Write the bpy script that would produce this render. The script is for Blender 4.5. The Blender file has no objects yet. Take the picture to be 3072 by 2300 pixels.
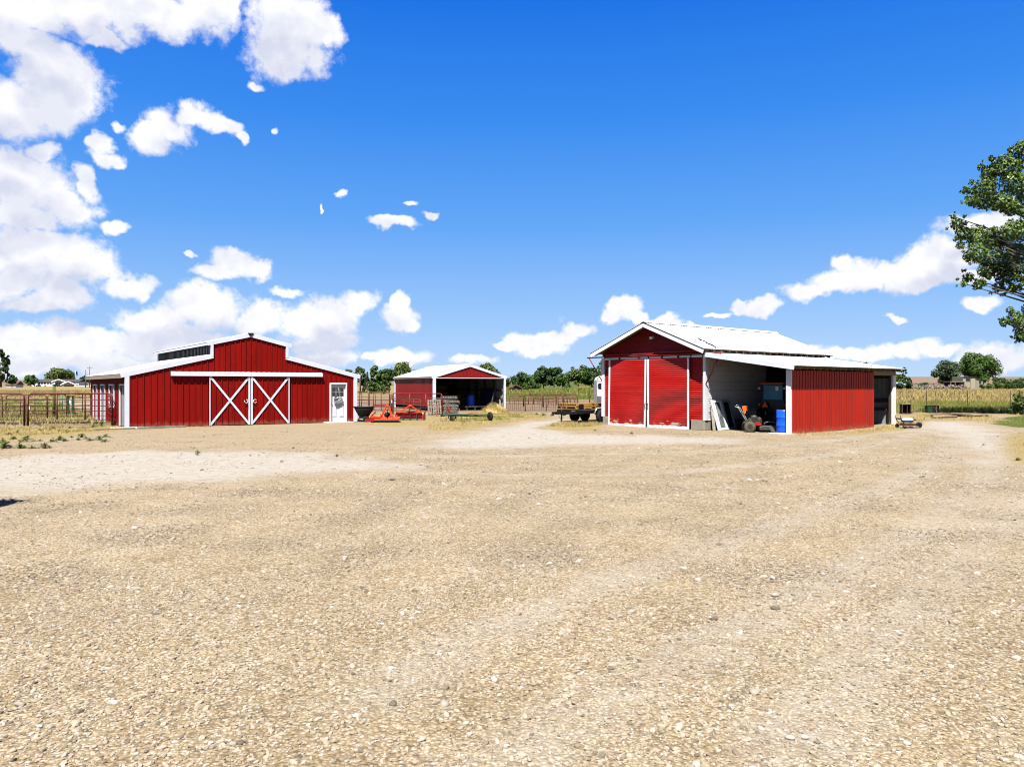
import bpy, math, random
import numpy as np
from mathutils import Vector, Matrix
random.seed(7); RNG = np.random.default_rng(7)
R = math.radians
SC = bpy.context.scene
COL = SC.collection

# ------------------------------------------------------------------ camera, sky, sun, exposure
F, HOR, CX, EYE = 2321.0, 1155.0, 1536.0, 2.04          # photo pixels (3072 x 2300), eye height in metres
cam = bpy.data.cameras.new('camera'); camo = bpy.data.objects.new('camera', cam); COL.objects.link(camo)
cam.sensor_width = 36.0; cam.lens = 36.0 * F / 3072.0
cam.shift_y = (HOR - 1150.0) / 3072.0
cam.clip_start = 0.05; cam.clip_end = 9000
camo.location = (0, 0, EYE); camo.rotation_euler = (R(90), 0, 0)
SC.camera = camo
SC.render.engine = 'CYCLES'
SC.cycles.use_denoising = True; SC.cycles.filter_width = 1.0
SC.cycles.max_bounces = 6; SC.cycles.diffuse_bounces = 1; SC.cycles.glossy_bounces = 2
SC.cycles.transparent_max_bounces = 8
SC.view_settings.view_transform = 'Standard'; SC.view_settings.look = 'None'
SC.view_settings.exposure = 2.0; SC.view_settings.gamma = 1.0

SUN_EL, SUN_AZ = R(59), R(189.7)                         # azimuth clockwise from +Y: behind the camera, a little left
sun = bpy.data.lights.new('sun', 'SUN'); suno = bpy.data.objects.new('sun', sun); COL.objects.link(suno)
sun.energy = 5.0; sun.angle = R(0.53); sun.color = (1.0, 0.955, 0.88)
sd = Vector((math.sin(SUN_AZ) * math.cos(SUN_EL), math.cos(SUN_AZ) * math.cos(SUN_EL), math.sin(SUN_EL)))
suno.rotation_euler = sd.to_track_quat('Z', 'Y').to_euler()
suno.location = (0, -20, 40)

def px_dir(px, py):
    """azimuth and elevation of a photo pixel"""
    a = math.atan((px - CX) / F)
    e = math.atan((HOR - py) / math.hypot(F, px - CX))
    return a, e

W = bpy.data.worlds.new('World'); SC.world = W; W.use_nodes = True
W.cycles.sampling_method = 'NONE'
def build_sky():
    nt = W.node_tree; nt.nodes.clear(); L = nt.links.new
    def nd(t, **kw):
        n = nt.nodes.new(t)
        for k, v in kw.items(): setattr(n, k, v)
        return n
    def math_(op, a, b=None, c=None, clamp=False):
        n = nd('ShaderNodeMath', operation=op, use_clamp=clamp)
        for i, v in enumerate((a, b, c)):
            if v is None: continue
            if isinstance(v, (int, float)): n.inputs[i].default_value = v
            else: L(v, n.inputs[i])
        return n.outputs[0]
    def vmath(op, a, b=None):
        n = nd('ShaderNodeVectorMath', operation=op)
        for i, v in enumerate((a, b)):
            if v is None: continue
            if isinstance(v, (tuple, list)): n.inputs[i].default_value = v
            else: L(v, n.inputs[i])
        return n
    sky = nd('ShaderNodeTexSky', sky_type='NISHITA')
    sky.sun_disc = False; sky.sun_elevation = SUN_EL; sky.sun_rotation = SUN_AZ
    sky.altitude = 750; sky.air_density = 1.0; sky.dust_density = 0.35; sky.ozone_density = 2.2
    tc = nd('ShaderNodeTexCoord'); d = tc.outputs['Generated']
    sep = nd('ShaderNodeSeparateXYZ'); L(d, sep.inputs[0])
    az = math_('ARCTAN2', sep.outputs[0], sep.outputs[1])
    el = math_('ARCSINE', sep.outputs[2])
    cmb = nd('ShaderNodeCombineXYZ'); L(az, cmb.inputs[0]); L(el, cmb.inputs[1])
    # ragged edges: warp the cloud field with two octaves of noise
    def noise(vec, scale, detail, rough=0.55):
        n = nd('ShaderNodeTexNoise'); n.inputs['Scale'].default_value = scale
        n.inputs['Detail'].default_value = detail; n.inputs['Roughness'].default_value = rough
        L(vec, n.inputs['Vector']); return n
    w1 = noise(d, 14, 4, 0.6)
    wv = vmath('SCALE', vmath('SUBTRACT', w1.outputs['Color'], (0.5, 0.5, 0.5)).outputs[0])
    wv.inputs['Scale'].default_value = 0.055
    p = vmath('ADD', cmb.outputs[0], wv.outputs[0]).outputs[0]
    S = 3072 / 2212.0
    blobs = [  # cx, cy, rx, ry in a 2212 pixel wide copy of the photo
        (40,18,170,52),(210,22,170,50),(340,28,130,46),(455,22,80,52),(500,30,30,40),(50,95,110,50),(130,150,120,60),(130,205,125,78),(40,240,120,72),(30,60,60,60),
        (625,105,108,62),(600,30,75,60),(655,60,80,60),(715,70,40,34),(565,175,24,12),(230,82,48,12),
        (330,300,60,38),(370,270,60,40),(430,250,55,24),(480,272,42,22),(512,298,15,14),(222,315,24,26),(235,345,32,18),(255,275,18,14),(110,325,50,22),
        (70,405,135,80),(20,360,110,52),(140,452,66,50),(40,470,100,42),(190,400,20,40),(238,502,26,20),
        (60,545,150,52),(170,575,80,62),(40,610,110,48),(145,635,70,44),(270,610,64,26),(95,660,110,20),
        (460,592,42,22),(500,575,52,34),(540,590,38,24),
        (848,492,50,13),(922,475,17,10),(891,447,17,8),(744,421,13,9),(696,447,6,14),(600,272,8,11),(415,548,14,7),
        (330,690,110,44),(440,668,105,50),(545,690,60,38),(380,740,180,40),(650,700,60,42),(710,690,80,46),(775,662,46,38),(690,740,90,28),
        (860,690,40,30),(862,660,18,24),(880,705,28,20),(610,640,40,14),
        (60,720,130,34),(190,745,160,36),(90,780,200,34),(280,790,200,30),(470,785,180,24),(700,775,80,26),(880,770,62,22),(820,780,40,14),
        (1340,668,44,26),(1315,680,26,14),(1370,685,24,10),(1130,728,52,22),(1165,748,60,22),(1200,722,55,20),(1250,708,42,18),(1085,745,30,12),
        (1440,695,52,15),(1507,698,20,13),(1605,655,22,14),(1645,655,42,20),(1555,668,26,7),
        (1800,600,62,30),(1770,620,90,22),(1860,595,80,36),(1830,565,34,20),(1935,592,80,32),(2000,568,70,44),(2050,560,70,60),(2120,480,100,30),(2080,600,80,24),(1900,612,120,26),(2000,606,90,32),
        (2118,662,46,17),(1928,688,34,8),(1930,755,70,20),(1990,745,66,24),(2040,755,60,18),(1890,770,60,14),(2150,765,90,34),(1700,760,120,16),(1800,768,120,14),
        (1010,785,50,12),(1450,770,60,8),
    ]
    Fv = None; Fs = None
    lift = vmath('ADD', p, (0, 0.028, 0)).outputs[0]
    for cx, cy, rx, ry in blobs:
        a, e = px_dir(cx * S, cy * S)
        ra = rx * S / F * math.cos(a) ** 2 * 1.06; re = ry * S / F * math.cos(a) * 1.06
        m = nd('ShaderNodeVectorMath', operation='MULTIPLY_ADD'); L(p, m.inputs[0])
        m.inputs[1].default_value = (1 / ra, 1 / re, 0); m.inputs[2].default_value = (-a / ra, -e / re, 0)
        ln = vmath('LENGTH', m.outputs[0]).outputs['Value']
        Fv = ln if Fv is None else math_('MINIMUM', Fv, ln)
        if rx * ry > 2200:                                  # bigger heads shade the base below them
            m2 = nd('ShaderNodeVectorMath', operation='MULTIPLY_ADD'); L(lift, m2.inputs[0])
            m2.inputs[1].default_value = m.inputs[1].default_value; m2.inputs[2].default_value = m.inputs[2].default_value
            l2 = vmath('LENGTH', m2.outputs[0]).outputs['Value']
            Fs = l2 if Fs is None else math_('MINIMUM', Fs, l2)
    # the same kind of cloud goes on all round, outside the picture
    lo = noise(d, 3.2, 2, 0.5)
    gen = nd('ShaderNodeMapRange'); L(lo.outputs['Fac'], gen.inputs['Value'])
    gen.inputs['From Min'].default_value = 0.52; gen.inputs['From Max'].default_value = 0.64
    gen.inputs['To Min'].default_value = 2.2; gen.inputs['To Max'].default_value = 0.1
    away = nd('ShaderNodeMapRange'); L(math_('ABSOLUTE', az), away.inputs['Value'])
    away.inputs['From Min'].default_value = 0.66; away.inputs['From Max'].default_value = 0.9
    away.inputs['To Min'].default_value = 2.0; away.inputs['To Max'].default_value = 0.0
    Fv = math_('MINIMUM', Fv, math_('ADD', gen.outputs[0], away.outputs[0]))
    n2 = noise(d, 30, 8, 0.66)
    dens = math_('ADD', math_('SUBTRACT', 1.0, Fv), math_('MULTIPLY', math_('SUBTRACT', n2.outputs['Fac'], 0.5), 1.45))
    mr = nd('ShaderNodeMapRange', interpolation_type='SMOOTHSTEP'); L(dens, mr.inputs['Value'])
    mr.inputs['From Min'].default_value = -0.06; mr.inputs['From Max'].default_value = 0.44
    # brighter heads, lavender undersides: compare the billows with those a little higher up
    up = vmath('ADD', d, (0, 0, 0.018)).outputs[0]
    n3 = noise(d, 17, 4, 0.55); n4 = noise(up, 17, 4, 0.55)
    diff = math_('SUBTRACT', n3.outputs['Fac'], n4.outputs['Fac'])
    lit = math_('ADD', math_('MULTIPLY', diff, 2.6), 0.80, clamp=True)
    thick = nd('ShaderNodeMapRange'); L(dens, thick.inputs['Value'])
    thick.inputs['From Min'].default_value = 0.1; thick.inputs['From Max'].default_value = 1.0
    thick.inputs['To Min'].default_value = 0.12; thick.inputs['To Max'].default_value = -0.12
    sh = nd('ShaderNodeMapRange', interpolation_type='SMOOTHSTEP'); L(Fs, sh.inputs['Value'])
    sh.inputs['From Min'].default_value = 0.25; sh.inputs['From Max'].default_value = 1.0; sh.inputs['To Min'].default_value = -0.62; sh.inputs['To Max'].default_value = 0.12
    lit2 = math_('ADD', lit, sh.outputs[0], clamp=True)
    cm = nd('ShaderNodeMix', data_type='RGBA'); L(lit2, cm.inputs['Factor'])
    cm.inputs['A'].default_value = (3.55, 3.7, 4.4, 1); cm.inputs['B'].default_value = (5.25, 5.25, 5.3, 1)
    mx = nd('ShaderNodeMix', data_type='RGBA'); L(math_('MULTIPLY', mr.outputs[0], 0.97), mx.inputs['Factor'])
    # clear dry air: pale near the horizon, deep blue overhead (colours as seen, mixed with the sky model)
    rp = nd('ShaderNodeValToRGB'); L(math_('DIVIDE', el, math.pi / 2, clamp=True), rp.inputs[0])
    stops = [(0.0, (.47, .66, .94)), (.06, (.28, .52, .93)), (.13, (.105, .365, .91)), (.21, (.028, .25, .87)), (.30, (.0, .155, .78)), (.45, (.0, .11, .62)), (1.0, (.0, .08, .44))]
    while len(rp.color_ramp.elements) < len(stops): rp.color_ramp.elements.new(.5)
    for e_, (p_, c_) in zip(rp.color_ramp.elements, stops): e_.position = p_; e_.color = (*c_, 1)
    sc_ = vmath('SCALE', rp.outputs[0]); sc_.inputs['Scale'].default_value = 5.3
    base = nd('ShaderNodeMix', data_type='RGBA'); base.inputs['Factor'].default_value = 0.9
    sk_ = vmath('SCALE', sky.outputs[0]); sk_.inputs['Scale'].default_value = .62; L(sk_.outputs[0], base.inputs['A']); L(sc_.outputs[0], base.inputs['B'])
    L(base.outputs['Result'], mx.inputs['A']); L(cm.outputs['Result'], mx.inputs['B'])
    bg = nd('ShaderNodeBackground'); bg.inputs['Strength'].default_value = 0.05
    L(mx.outputs['Result'], bg.inputs['Color'])
    out = nd('ShaderNodeOutputWorld'); L(bg.outputs[0], out.inputs['Surface'])
build_sky()

# ------------------------------------------------------------------ terrain height and placing helpers
def sstep(a, b, x):
    t = np.clip((x - a) / (b - a), 0, 1); return t * t * (3 - 2 * t)
def terrain(x, y):
    x = np.asarray(x, float); y = np.asarray(y, float)
    z = np.interp(y, [0, 72, 100, 200, 300, 450, 1000, 2000, 4000], [0, 0, .3, .75, 1.1, 1.35, 1.6, 6, 30])
    # low green bank behind the pens
    cr = np.interp(x, [-9, -3, 2, 6, 12, 22, 30], [0, .75, 1.15, 1.4, 1.45, 1.3, 0])
    z = z + np.clip(cr - np.interp(y, [0, 100, 140], [0, .3, .5]), 0, None) * sstep(80, 101, y) * (1 - sstep(112, 175, y))
    # the yard dips a little at the shed
    z = z - 0.133 * np.exp(-(((x - 11) / 9.0) ** 2 + ((y - 38.5) / 6.0) ** 2) ** 2)
    # distant rise to the right
    z = z + sstep(300, 2200, y) * sstep(200, 1500, x) * 15
    return z
def gz(x, y): return float(terrain(x, y))
def gp(px, py):
    """point of the ground under a photo pixel"""
    y = 30.0
    for _ in range(60):
        x = (px - CX) / F * y
        y = 0.5 * y + 0.5 * min(2500, max(2, (EYE - gz(x, y)) * F / max(py - HOR, 0.6)))
    return Vector(((px - CX) / F * y, y, gz((px - CX) / F * y, y)))
def at(px, Y):
    x = (px - CX) / F * Y
    return Vector((x, Y, gz(x, Y)))
def zpx(py, Y): return EYE + (HOR - py) * Y / F

# ------------------------------------------------------------------ mesh helpers
class MB:
    def __init__(s): s.v = []; s.f = []; s.sm = []
    def add(s, V, Fc, smooth=False):
        o = len(s.v); s.v += [tuple(p) for p in V]
        s.f += [tuple(i + o for i in f) for f in Fc]; s.sm += [smooth] * len(Fc); return s
    def box(s, c, d, M=None):
        hx, hy, hz = d[0] / 2, d[1] / 2, d[2] / 2
        V = [Vector((x, y, z)) for x in (-hx, hx) for y in (-hy, hy) for z in (-hz, hz)]
        if M is not None: V = [M @ p for p in V]
        c = Vector(c)
        return s.add([p + c for p in V], [(0,1,3,2),(4,6,7,5),(0,4,5,1),(2,3,7,6),(0,2,6,4),(1,5,7,3)])
    def bar(s, a, b, w, h, up=(0, 0, 1)):
        a, b = Vector(a), Vector(b); t = (b - a).normalized(); up = Vector(up)
        x = t.cross(up)
        if x.length < 1e-4: x = t.cross(Vector((1, 0, 0)))
        x.normalize(); y = x.cross(t).normalized()
        V = [p + x * i * w / 2 + y * j * h / 2 for p in (a, b) for i, j in ((-1,-1),(1,-1),(1,1),(-1,1))]
        return s.add(V, [(3,2,1,0),(4,5,6,7),(0,1,5,4),(1,2,6,5),(2,3,7,6),(3,0,4,7)])
    def tube(s, pts, r, n=8, closed=False):
        pts = [Vector(p) for p in pts]; m = len(pts)
        rs = r if isinstance(r, (list, tuple)) else [r] * m
        V = []; prev = None
        for i, p in enumerate(pts):
            a = pts[i - 1] if (i > 0 or closed) else p
            b = pts[(i + 1) % m] if (i < m - 1 or closed) else p
            t = (b - a).normalized()
            if prev is None:
                x = t.cross(Vector((0, 0, 1)))
                if x.length < 1e-3: x = t.cross(Vector((1, 0, 0)))
            else: x = prev - t * prev.dot(t)
            x.normalize(); prev = x; y = t.cross(x)
            for k in range(n):
                an = 2 * math.pi * k / n
                V.append(p + (x * math.cos(an) + y * math.sin(an)) * rs[i])
        Fc = []
        for i in range(m if closed else m - 1):
            j = (i + 1) % m
            for k in range(n):
                l = (k + 1) % n
                Fc.append((i * n + k, j * n + k, j * n + l, i * n + l))
        s.add(V, Fc, True)
        if not closed:
            o = len(s.v) - len(V)
            s.f += [tuple(o + k for k in range(n)), tuple(o + (m - 1) * n + k for k in reversed(range(n)))]; s.sm += [False] * 2
        return s
    def cyl(s, a, b, r, n=14, r2=None): return s.tube([a, b], [r, r if r2 is None else r2], n)
    def lathe(s, prof, n=18, M=None):
        M = M or Matrix.Identity(4); V = []; m = len(prof)
        for r_, z in prof:
            for k in range(n):
                an = 2 * math.pi * k / n
                V.append(M @ Vector((r_ * math.cos(an), r_ * math.sin(an), z)))
        Fc = [(i*n+k, i*n+(k+1) % n, (i+1)*n+(k+1) % n, (i+1)*n+k) for i in range(m-1) for k in range(n)]
        s.add(V, Fc, True); o = len(s.v) - len(V)
        s.f += [tuple(o + k for k in reversed(range(n))), tuple(o + (m-1)*n + k for k in range(n))]; s.sm += [False] * 2
        return s
    def prism(s, poly, ext):
        poly = [Vector(p) for p in poly]; ext = Vector(ext); n = len(poly)
        nrm = Vector((0, 0, 0))
        for i in range(n): nrm += poly[i].cross(poly[(i + 1) % n])
        if nrm.dot(ext) > 0: poly = poly[::-1]
        V = poly + [p + ext for p in poly]
        return s.add(V, [tuple(range(n)), tuple(range(2*n-1, n-1, -1))] + [(i, i + n, (i+1) % n + n, (i+1) % n) for i in range(n)])
    def build(s, name, mat, parent=None, loc=None, bevel=0):
        me = bpy.data.meshes.new(name); me.from_pydata(s.v, [], s.f)
        me.polygons.foreach_set('use_smooth', s.sm); me.update()
        return obj(name, me, mat, parent, loc, bevel)
def obj(name, me, mat, parent=None, loc=None, bevel=0):
    o = bpy.data.objects.new(name, me); COL.objects.link(o)
    if mat is not None and not me.materials: me.materials.append(mat)
    if parent is not None: o.parent = parent
    if loc is not None: o.location = loc
    if bevel:
        b = o.modifiers.new('bevel', 'BEVEL'); b.width = bevel; b.segments = 2; b.limit_method = 'ANGLE'
    return o
def tag(o, label=None, cat=None, group=None, kind=None):
    if label: o['label'] = label
    if cat: o['category'] = cat
    if group: o['group'] = group
    if kind: o['kind'] = kind
    return o
def thing(name, label, cat, loc=(0, 0, 0), rz=0, group=None):
    o = bpy.data.objects.new(name, None); COL.objects.link(o); o.empty_display_size = .2
    o.location = loc; o.rotation_euler = (0, 0, rz)
    return tag(o, label, cat, group)
def copy_tree(o, parent=None):
    c = o.copy(); COL.objects.link(c); c.parent = parent
    for ch in list(o.children): copy_tree(ch, c)
    return c
def np_mesh(name, verts, k):
    """separate k-cornered faces from an (n*k, 3) array"""
    n = len(verts) // k
    me = bpy.data.meshes.new(name); me.vertices.add(n * k); me.loops.add(n * k); me.polygons.add(n)
    me.vertices.foreach_set('co', np.ascontiguousarray(verts, dtype=np.float32).ravel())
    me.loops.foreach_set('vertex_index', np.arange(n * k, dtype=np.int32))
    me.polygons.foreach_set('loop_start', np.arange(0, n * k, k, dtype=np.int32))
    me.update(calc_edges=True); return me

# ------------------------------------------------------------------ materials
def pmat(name, col, rough=.6, metal=0., var=.14, scale=3., detail=5, bump=0., bscale=40, spec=.22, wear=None, wscale=6, wamt=.5, stretch=(1, 1, 1), rand=0., second=None, mud=0.):
    k_ = .32 if max(col) < .6 else .52                     # real reflectances for this exposure
    col = tuple(c * k_ for c in col); wear = tuple(c * k_ for c in wear) if wear else None
    m = bpy.data.materials.new(name); m.use_nodes = True; nt = m.node_tree; L = nt.links.new
    b = nt.nodes['Principled BSDF']
    b.inputs['Roughness'].default_value = rough; b.inputs['Metallic'].default_value = metal
    b.inputs['Specular IOR Level'].default_value = spec
    tc = nt.nodes.new('ShaderNodeTexCoord'); mp = nt.nodes.new('ShaderNodeMapping'); L(tc.outputs['Object'], mp.inputs[0])
    mp.inputs['Scale'].default_value = stretch
    n = nt.nodes.new('ShaderNodeTexNoise'); n.inputs['Scale'].default_value = scale; n.inputs['Detail'].default_value = detail
    L(mp.outputs[0], n.inputs['Vector'])
    mix = nt.nodes.new('ShaderNodeMix'); mix.data_type = 'RGBA'
    fr = nt.nodes.new('ShaderNodeMapRange'); fr.inputs['From Min'].default_value = .3; fr.inputs['From Max'].default_value = .7
    L(n.outputs['Fac'], fr.inputs['Value']); L(fr.outputs[0], mix.inputs['Factor'])
    c2 = second or tuple(min(1, c * (1 + var)) for c in col)
    mix.inputs['A'].default_value = (*[c * (1 - var) for c in col], 1); mix.inputs['B'].default_value = (*c2, 1)
    last = mix.outputs['Result']
    if rand:
        oi = nt.nodes.new('ShaderNodeObjectInfo'); mr = nt.nodes.new('ShaderNodeMapRange')
        mr.inputs['To Min'].default_value = 1 - rand; mr.inputs['To Max'].default_value = 1 + rand
        L(oi.outputs['Random'], mr.inputs['Value'])
        h = nt.nodes.new('ShaderNodeHueSaturation'); L(last, h.inputs['Color']); L(mr.outputs[0], h.inputs['Value']); last = h.outputs[0]
    if wear:
        n2 = nt.nodes.new('ShaderNodeTexNoise'); n2.inputs['Scale'].default_value = wscale; n2.inputs['Detail'].default_value = 8; n2.inputs['Roughness'].default_value = .7
        L(mp.outputs[0], n2.inputs['Vector'])
        wr = nt.nodes.new('ShaderNodeMapRange'); wr.inputs['From Min'].default_value = .56; wr.inputs['From Max'].default_value = .68; wr.inputs['To Max'].default_value = wamt
        L(n2.outputs['Fac'], wr.inputs['Value'])
        m2 = nt.nodes.new('ShaderNodeMix'); m2.data_type = 'RGBA'; L(wr.outputs[0], m2.inputs['Factor']); L(last, m2.inputs['A']); m2.inputs['B'].default_value = (*wear, 1)
        last = m2.outputs['Result']
    if mud:
        sx = nt.nodes.new('ShaderNodeSeparateXYZ'); L(tc.outputs['Object'], sx.inputs[0])
        nm_ = nt.nodes.new('ShaderNodeTexNoise'); nm_.inputs['Scale'].default_value = 5; nm_.inputs['Detail'].default_value = 7; L(tc.outputs['Object'], nm_.inputs['Vector'])
        md = nt.nodes.new('ShaderNodeMath'); md.operation = 'MULTIPLY_ADD'; md.inputs[1].default_value = -.55; md.inputs[2].default_value = .42; L(nm_.outputs['Fac'], md.inputs[0])
        ad = nt.nodes.new('ShaderNodeMath'); ad.operation = 'ADD'; L(md.outputs[0], ad.inputs[0]); L(sx.outputs[2], ad.inputs[1])
        mm = nt.nodes.new('ShaderNodeMapRange'); mm.inputs['From Min'].default_value = .42; mm.inputs['From Max'].default_value = .02; mm.inputs['To Max'].default_value = mud; L(ad.outputs[0], mm.inputs[0])
        m3 = nt.nodes.new('ShaderNodeMix'); m3.data_type = 'RGBA'; L(mm.outputs[0], m3.inputs['Factor']); L(last, m3.inputs['A']); m3.inputs['B'].default_value = (.17, .115, .07, 1); last = m3.outputs['Result']
    L(last, b.inputs['Base Color'])
    if bump:
        nb = nt.nodes.new('ShaderNodeTexNoise'); nb.inputs['Scale'].default_value = bscale; nb.inputs['Detail'].default_value = 4
        L(mp.outputs[0], nb.inputs['Vector'])
        bp = nt.nodes.new('ShaderNodeBump'); bp.inputs['Strength'].default_value = bump; bp.inputs['Distance'].default_value = .02
        L(nb.outputs['Fac'], bp.inputs['Height']); L(bp.outputs[0], b.inputs['Normal'])
    return m
def leafmat(name, dark, light, rough=.55, yellow=None, bias=0.):
    m = bpy.data.materials.new(name); m.use_nodes = True; nt = m.node_tree; L = nt.links.new
    b = nt.nodes['Principled BSDF']; b.inputs['Roughness'].default_value = rough; b.inputs['Specular IOR Level'].default_value = .15
    g = nt.nodes.new('ShaderNodeNewGeometry')
    tc = nt.nodes.new('ShaderNodeTexCoord'); n = nt.nodes.new('ShaderNodeTexNoise'); n.inputs['Scale'].default_value = .55; n.inputs['Detail'].default_value = 4
    L(tc.outputs['Object'], n.inputs['Vector'])
    a = nt.nodes.new('ShaderNodeMath'); a.operation = 'MULTIPLY_ADD'; a.inputs[1].default_value = .55; a.inputs[2].default_value = -.02 + bias
    L(g.outputs['Random Per Island'], a.inputs[0])
    a2 = nt.nodes.new('ShaderNodeMath'); a2.operation = 'MULTIPLY_ADD'; a2.inputs[1].default_value = 1.5; a2.use_clamp = True
    sub = nt.nodes.new('ShaderNodeMath'); sub.operation = 'SUBTRACT'; sub.inputs[1].default_value = .35; L(n.outputs['Fac'], sub.inputs[0])
    L(sub.outputs[0], a2.inputs[0]); L(a.outputs[0], a2.inputs[2])
    r = nt.nodes.new('ShaderNodeValToRGB'); L(a2.outputs[0], r.inputs[0])
    dark, light = [tuple(c * .72 for c in q) for q in (dark, light)]; yellow = tuple(c * .72 for c in yellow) if yellow else None
    r.color_ramp.elements[0].color = (*dark, 1); r.color_ramp.elements[1].color = (*light, 1)
    if yellow: e = r.color_ramp.elements.new(.97); e.color = (*yellow, 1); r.color_ramp.elements[1].position = .75
    L(r.outputs[0], b.inputs['Base Color'])
    return m

M = {}
M['barn_red'] = pmat('barn red metal', (.34, .005, .002), .5, var=.12, scale=1.6, spec=.08, wear=(.34, .05, .04), wscale=9, wamt=.3, rand=.07, stretch=(1, 1, .25), mud=.5)
M['hay_red'] = pmat('hay shed red metal', (.34, .006, .005), .5, var=.10, scale=1.3, wear=(.42, .08, .06), wamt=.3, rand=.05)
M['lean_red'] = pmat('faded orange red metal', (.598, .019, .002), .55, var=.10, scale=1.5, wear=(.55, .05, .02), wscale=7, wamt=.3, rand=.07, stretch=(1, 1, .3), mud=.45)
M['wood_red'] = pmat('painted red boards', (.55, .012, .006), .62, var=.16, scale=5, wear=(.22, .012, .010), wscale=4, wamt=.6, rand=.10, bump=.15, stretch=(.3, 1, 3))
M['gable_red'] = pmat('dark red gable boards', (.36, .012, .010), .65, var=.12, scale=4, wear=(.42, .10, .07), wscale=5, wamt=.4, rand=.06, stretch=(.25, 1, 3))
M['white_paint'] = pmat('white paint', (.66, .67, .71), .5, var=.05, scale=3, wear=(.55, .53, .5), wscale=8, wamt=.35)
M['white_trim'] = pmat('white metal trim', (.60, .635, .70), .42, var=.05, scale=2, wear=(.5, .5, .52), wscale=5, wamt=.25)
M['white_board'] = pmat('white painted boards', (.78, .75, .72), .6, var=.07, scale=4, wear=(.34, .28, .22), wscale=6, wamt=.6, rand=.09, stretch=(1, .3, 2))
M['white_roof'] = pmat('white roof metal', (.80, .82, .86), .4, var=.04, scale=1.2, rand=.03)
M['clear_panel'] = pmat('dark corrugated panel', (.035, .04, .045), .35, var=.3, scale=3)
M['beige_trim'] = pmat('tan eave trim', (.42, .34, .25), .6, var=.12, scale=3)
M['grey_metal'] = pmat('galvanised metal', (.42, .44, .45), .45, .15, var=.12, scale=2, rand=.06)
M['inner_metal'] = pmat('bare inside metal', (.46, .50, .50), .5, .1, var=.12, scale=2, rand=.06)
M['dark_wood'] = pmat('dark wood', (.09, .06, .04), .8, var=.3, scale=6, bump=.2)
M['tan_wood'] = pmat('bare tan wood', (.40, .29, .17), .75, var=.22, scale=5, stretch=(1, 1, 4), bump=.15, rand=.12)
M['grey_wood'] = pmat('weathered grey wood', (.33, .29, .24), .85, var=.25, scale=6, bump=.25, rand=.2)
M['new_wood'] = pmat('yellow new lumber', (.59, .33, .09), .7, var=.2, scale=5, bump=.15, rand=.15)
M['concrete'] = pmat('concrete', (.44, .40, .32), .9, var=.14, scale=6, bump=.3, wear=(.3, .25, .18), wscale=3, wamt=.5)
M['pale_slab'] = pmat('pale slab', (.68, .66, .62), .9, var=.1, scale=5, bump=.2)
M['rust_red'] = pmat('red brown pipe paint', (.17, .035, .028), .55, var=.25, scale=8, wear=(.30, .15, .10), wscale=12, wamt=.5, rand=.10)
M['pipe_red'] = pmat('bright red pipe paint', (.34, .030, .022), .5, var=.2, scale=8, wear=(.42, .2, .16), wscale=10, wamt=.45, rand=.10)
M['pipe_brown'] = pmat('rusty brown pipe', (.20, .08, .045), .75, var=.3, scale=9, rand=.15)
M['rail_red'] = pmat('red rail', (.36, .02, .02), .5, var=.15, scale=6)
M['green_paint'] = pmat('green pipe paint', (.035, .17, .06), .5, var=.2, scale=6)
M['dk_green'] = pmat('dark green paint', (.018, .07, .03), .5, var=.25, scale=8, wear=(.12, .11, .04), wamt=.4)
M['olive'] = pmat('olive post', (.17, .17, .035), .8, var=.25, scale=6)
M['orange'] = pmat('orange implement paint', (.68, .065, .012), .45, var=.14, scale=5, wear=(.75, .32, .14), wscale=7, wamt=.45)
M['tractor_red'] = pmat('tractor red orange', (.55, .03, .012), .35, var=.08, scale=4)
M['sign_orange'] = pmat('fluorescent orange', (.95, .13, .01), .5, var=.04)
M['black'] = pmat('black plastic', (.012, .012, .014), .45, var=.3, scale=5)
M['black_metal'] = pmat('black metal', (.018, .018, .02), .4, .2, var=.3, scale=5)
M['rubber'] = pmat('tyre rubber', (.022, .021, .02), .85, var=.3, scale=9, bump=.2)
M['dusty_rubber'] = pmat('dusty tyre', (.15, .135, .09), .9, var=.3, scale=12, bump=.3)
M['steel'] = pmat('bare steel', (.35, .34, .33), .4, .6, var=.2, scale=6)
M['deck_grey'] = pmat('worn grey deck', (.13, .13, .12), .45, .4, var=.25, scale=6, wear=(.3, .28, .24), wamt=.5)
M['blue'] = pmat('blue plastic', (.008, .10, .72), .35, var=.08, scale=3)
M['navy'] = pmat('navy tarp', (.012, .03, .14), .5, var=.3, scale=4)
M['glass'] = pmat('dark glass', (.015, .03, .04), .06, var=.2, scale=2, spec=.8)
M['cab_glass'] = pmat('blue tinted cab glass', (.07, .34, .50), .4, var=.25, scale=2, spec=.15)
M['pane'] = pmat('leaded pane', (.16, .24, .20), .15, var=.25, scale=3, spec=.7)
M['chrome'] = pmat('bright aluminium', (.72, .73, .75), .25, .7, var=.08, scale=4)
M['trailer_white'] = pmat('white trailer skin', (.76, .77, .80), .35, var=.04, scale=2)
M['diamond'] = pmat('diamond plate', (.30, .30, .31), .4, .5, var=.15, scale=20, bump=.4)
M['hay'] = pmat('hay', (.34, .22, .07), .95, var=.3, scale=14, bump=.6, bscale=60, rand=.15)
M['straw'] = pmat('straw', (.58, .43, .15), .9, var=.28, scale=12, bump=.6, bscale=50)
M['bark'] = pmat('bark', (.16, .12, .085), .95, var=.3, scale=8, bump=.5, stretch=(1, 1, .3))
M['pole'] = pmat('pole wood', (.26, .19, .12), .9, var=.2, scale=6)
M['house_white'] = pmat('white house siding', (.74, .75, .78), .7, var=.05)
M['house_roof'] = pmat('brown shingles', (.11, .085, .075), .9, var=.2, scale=3)
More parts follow.
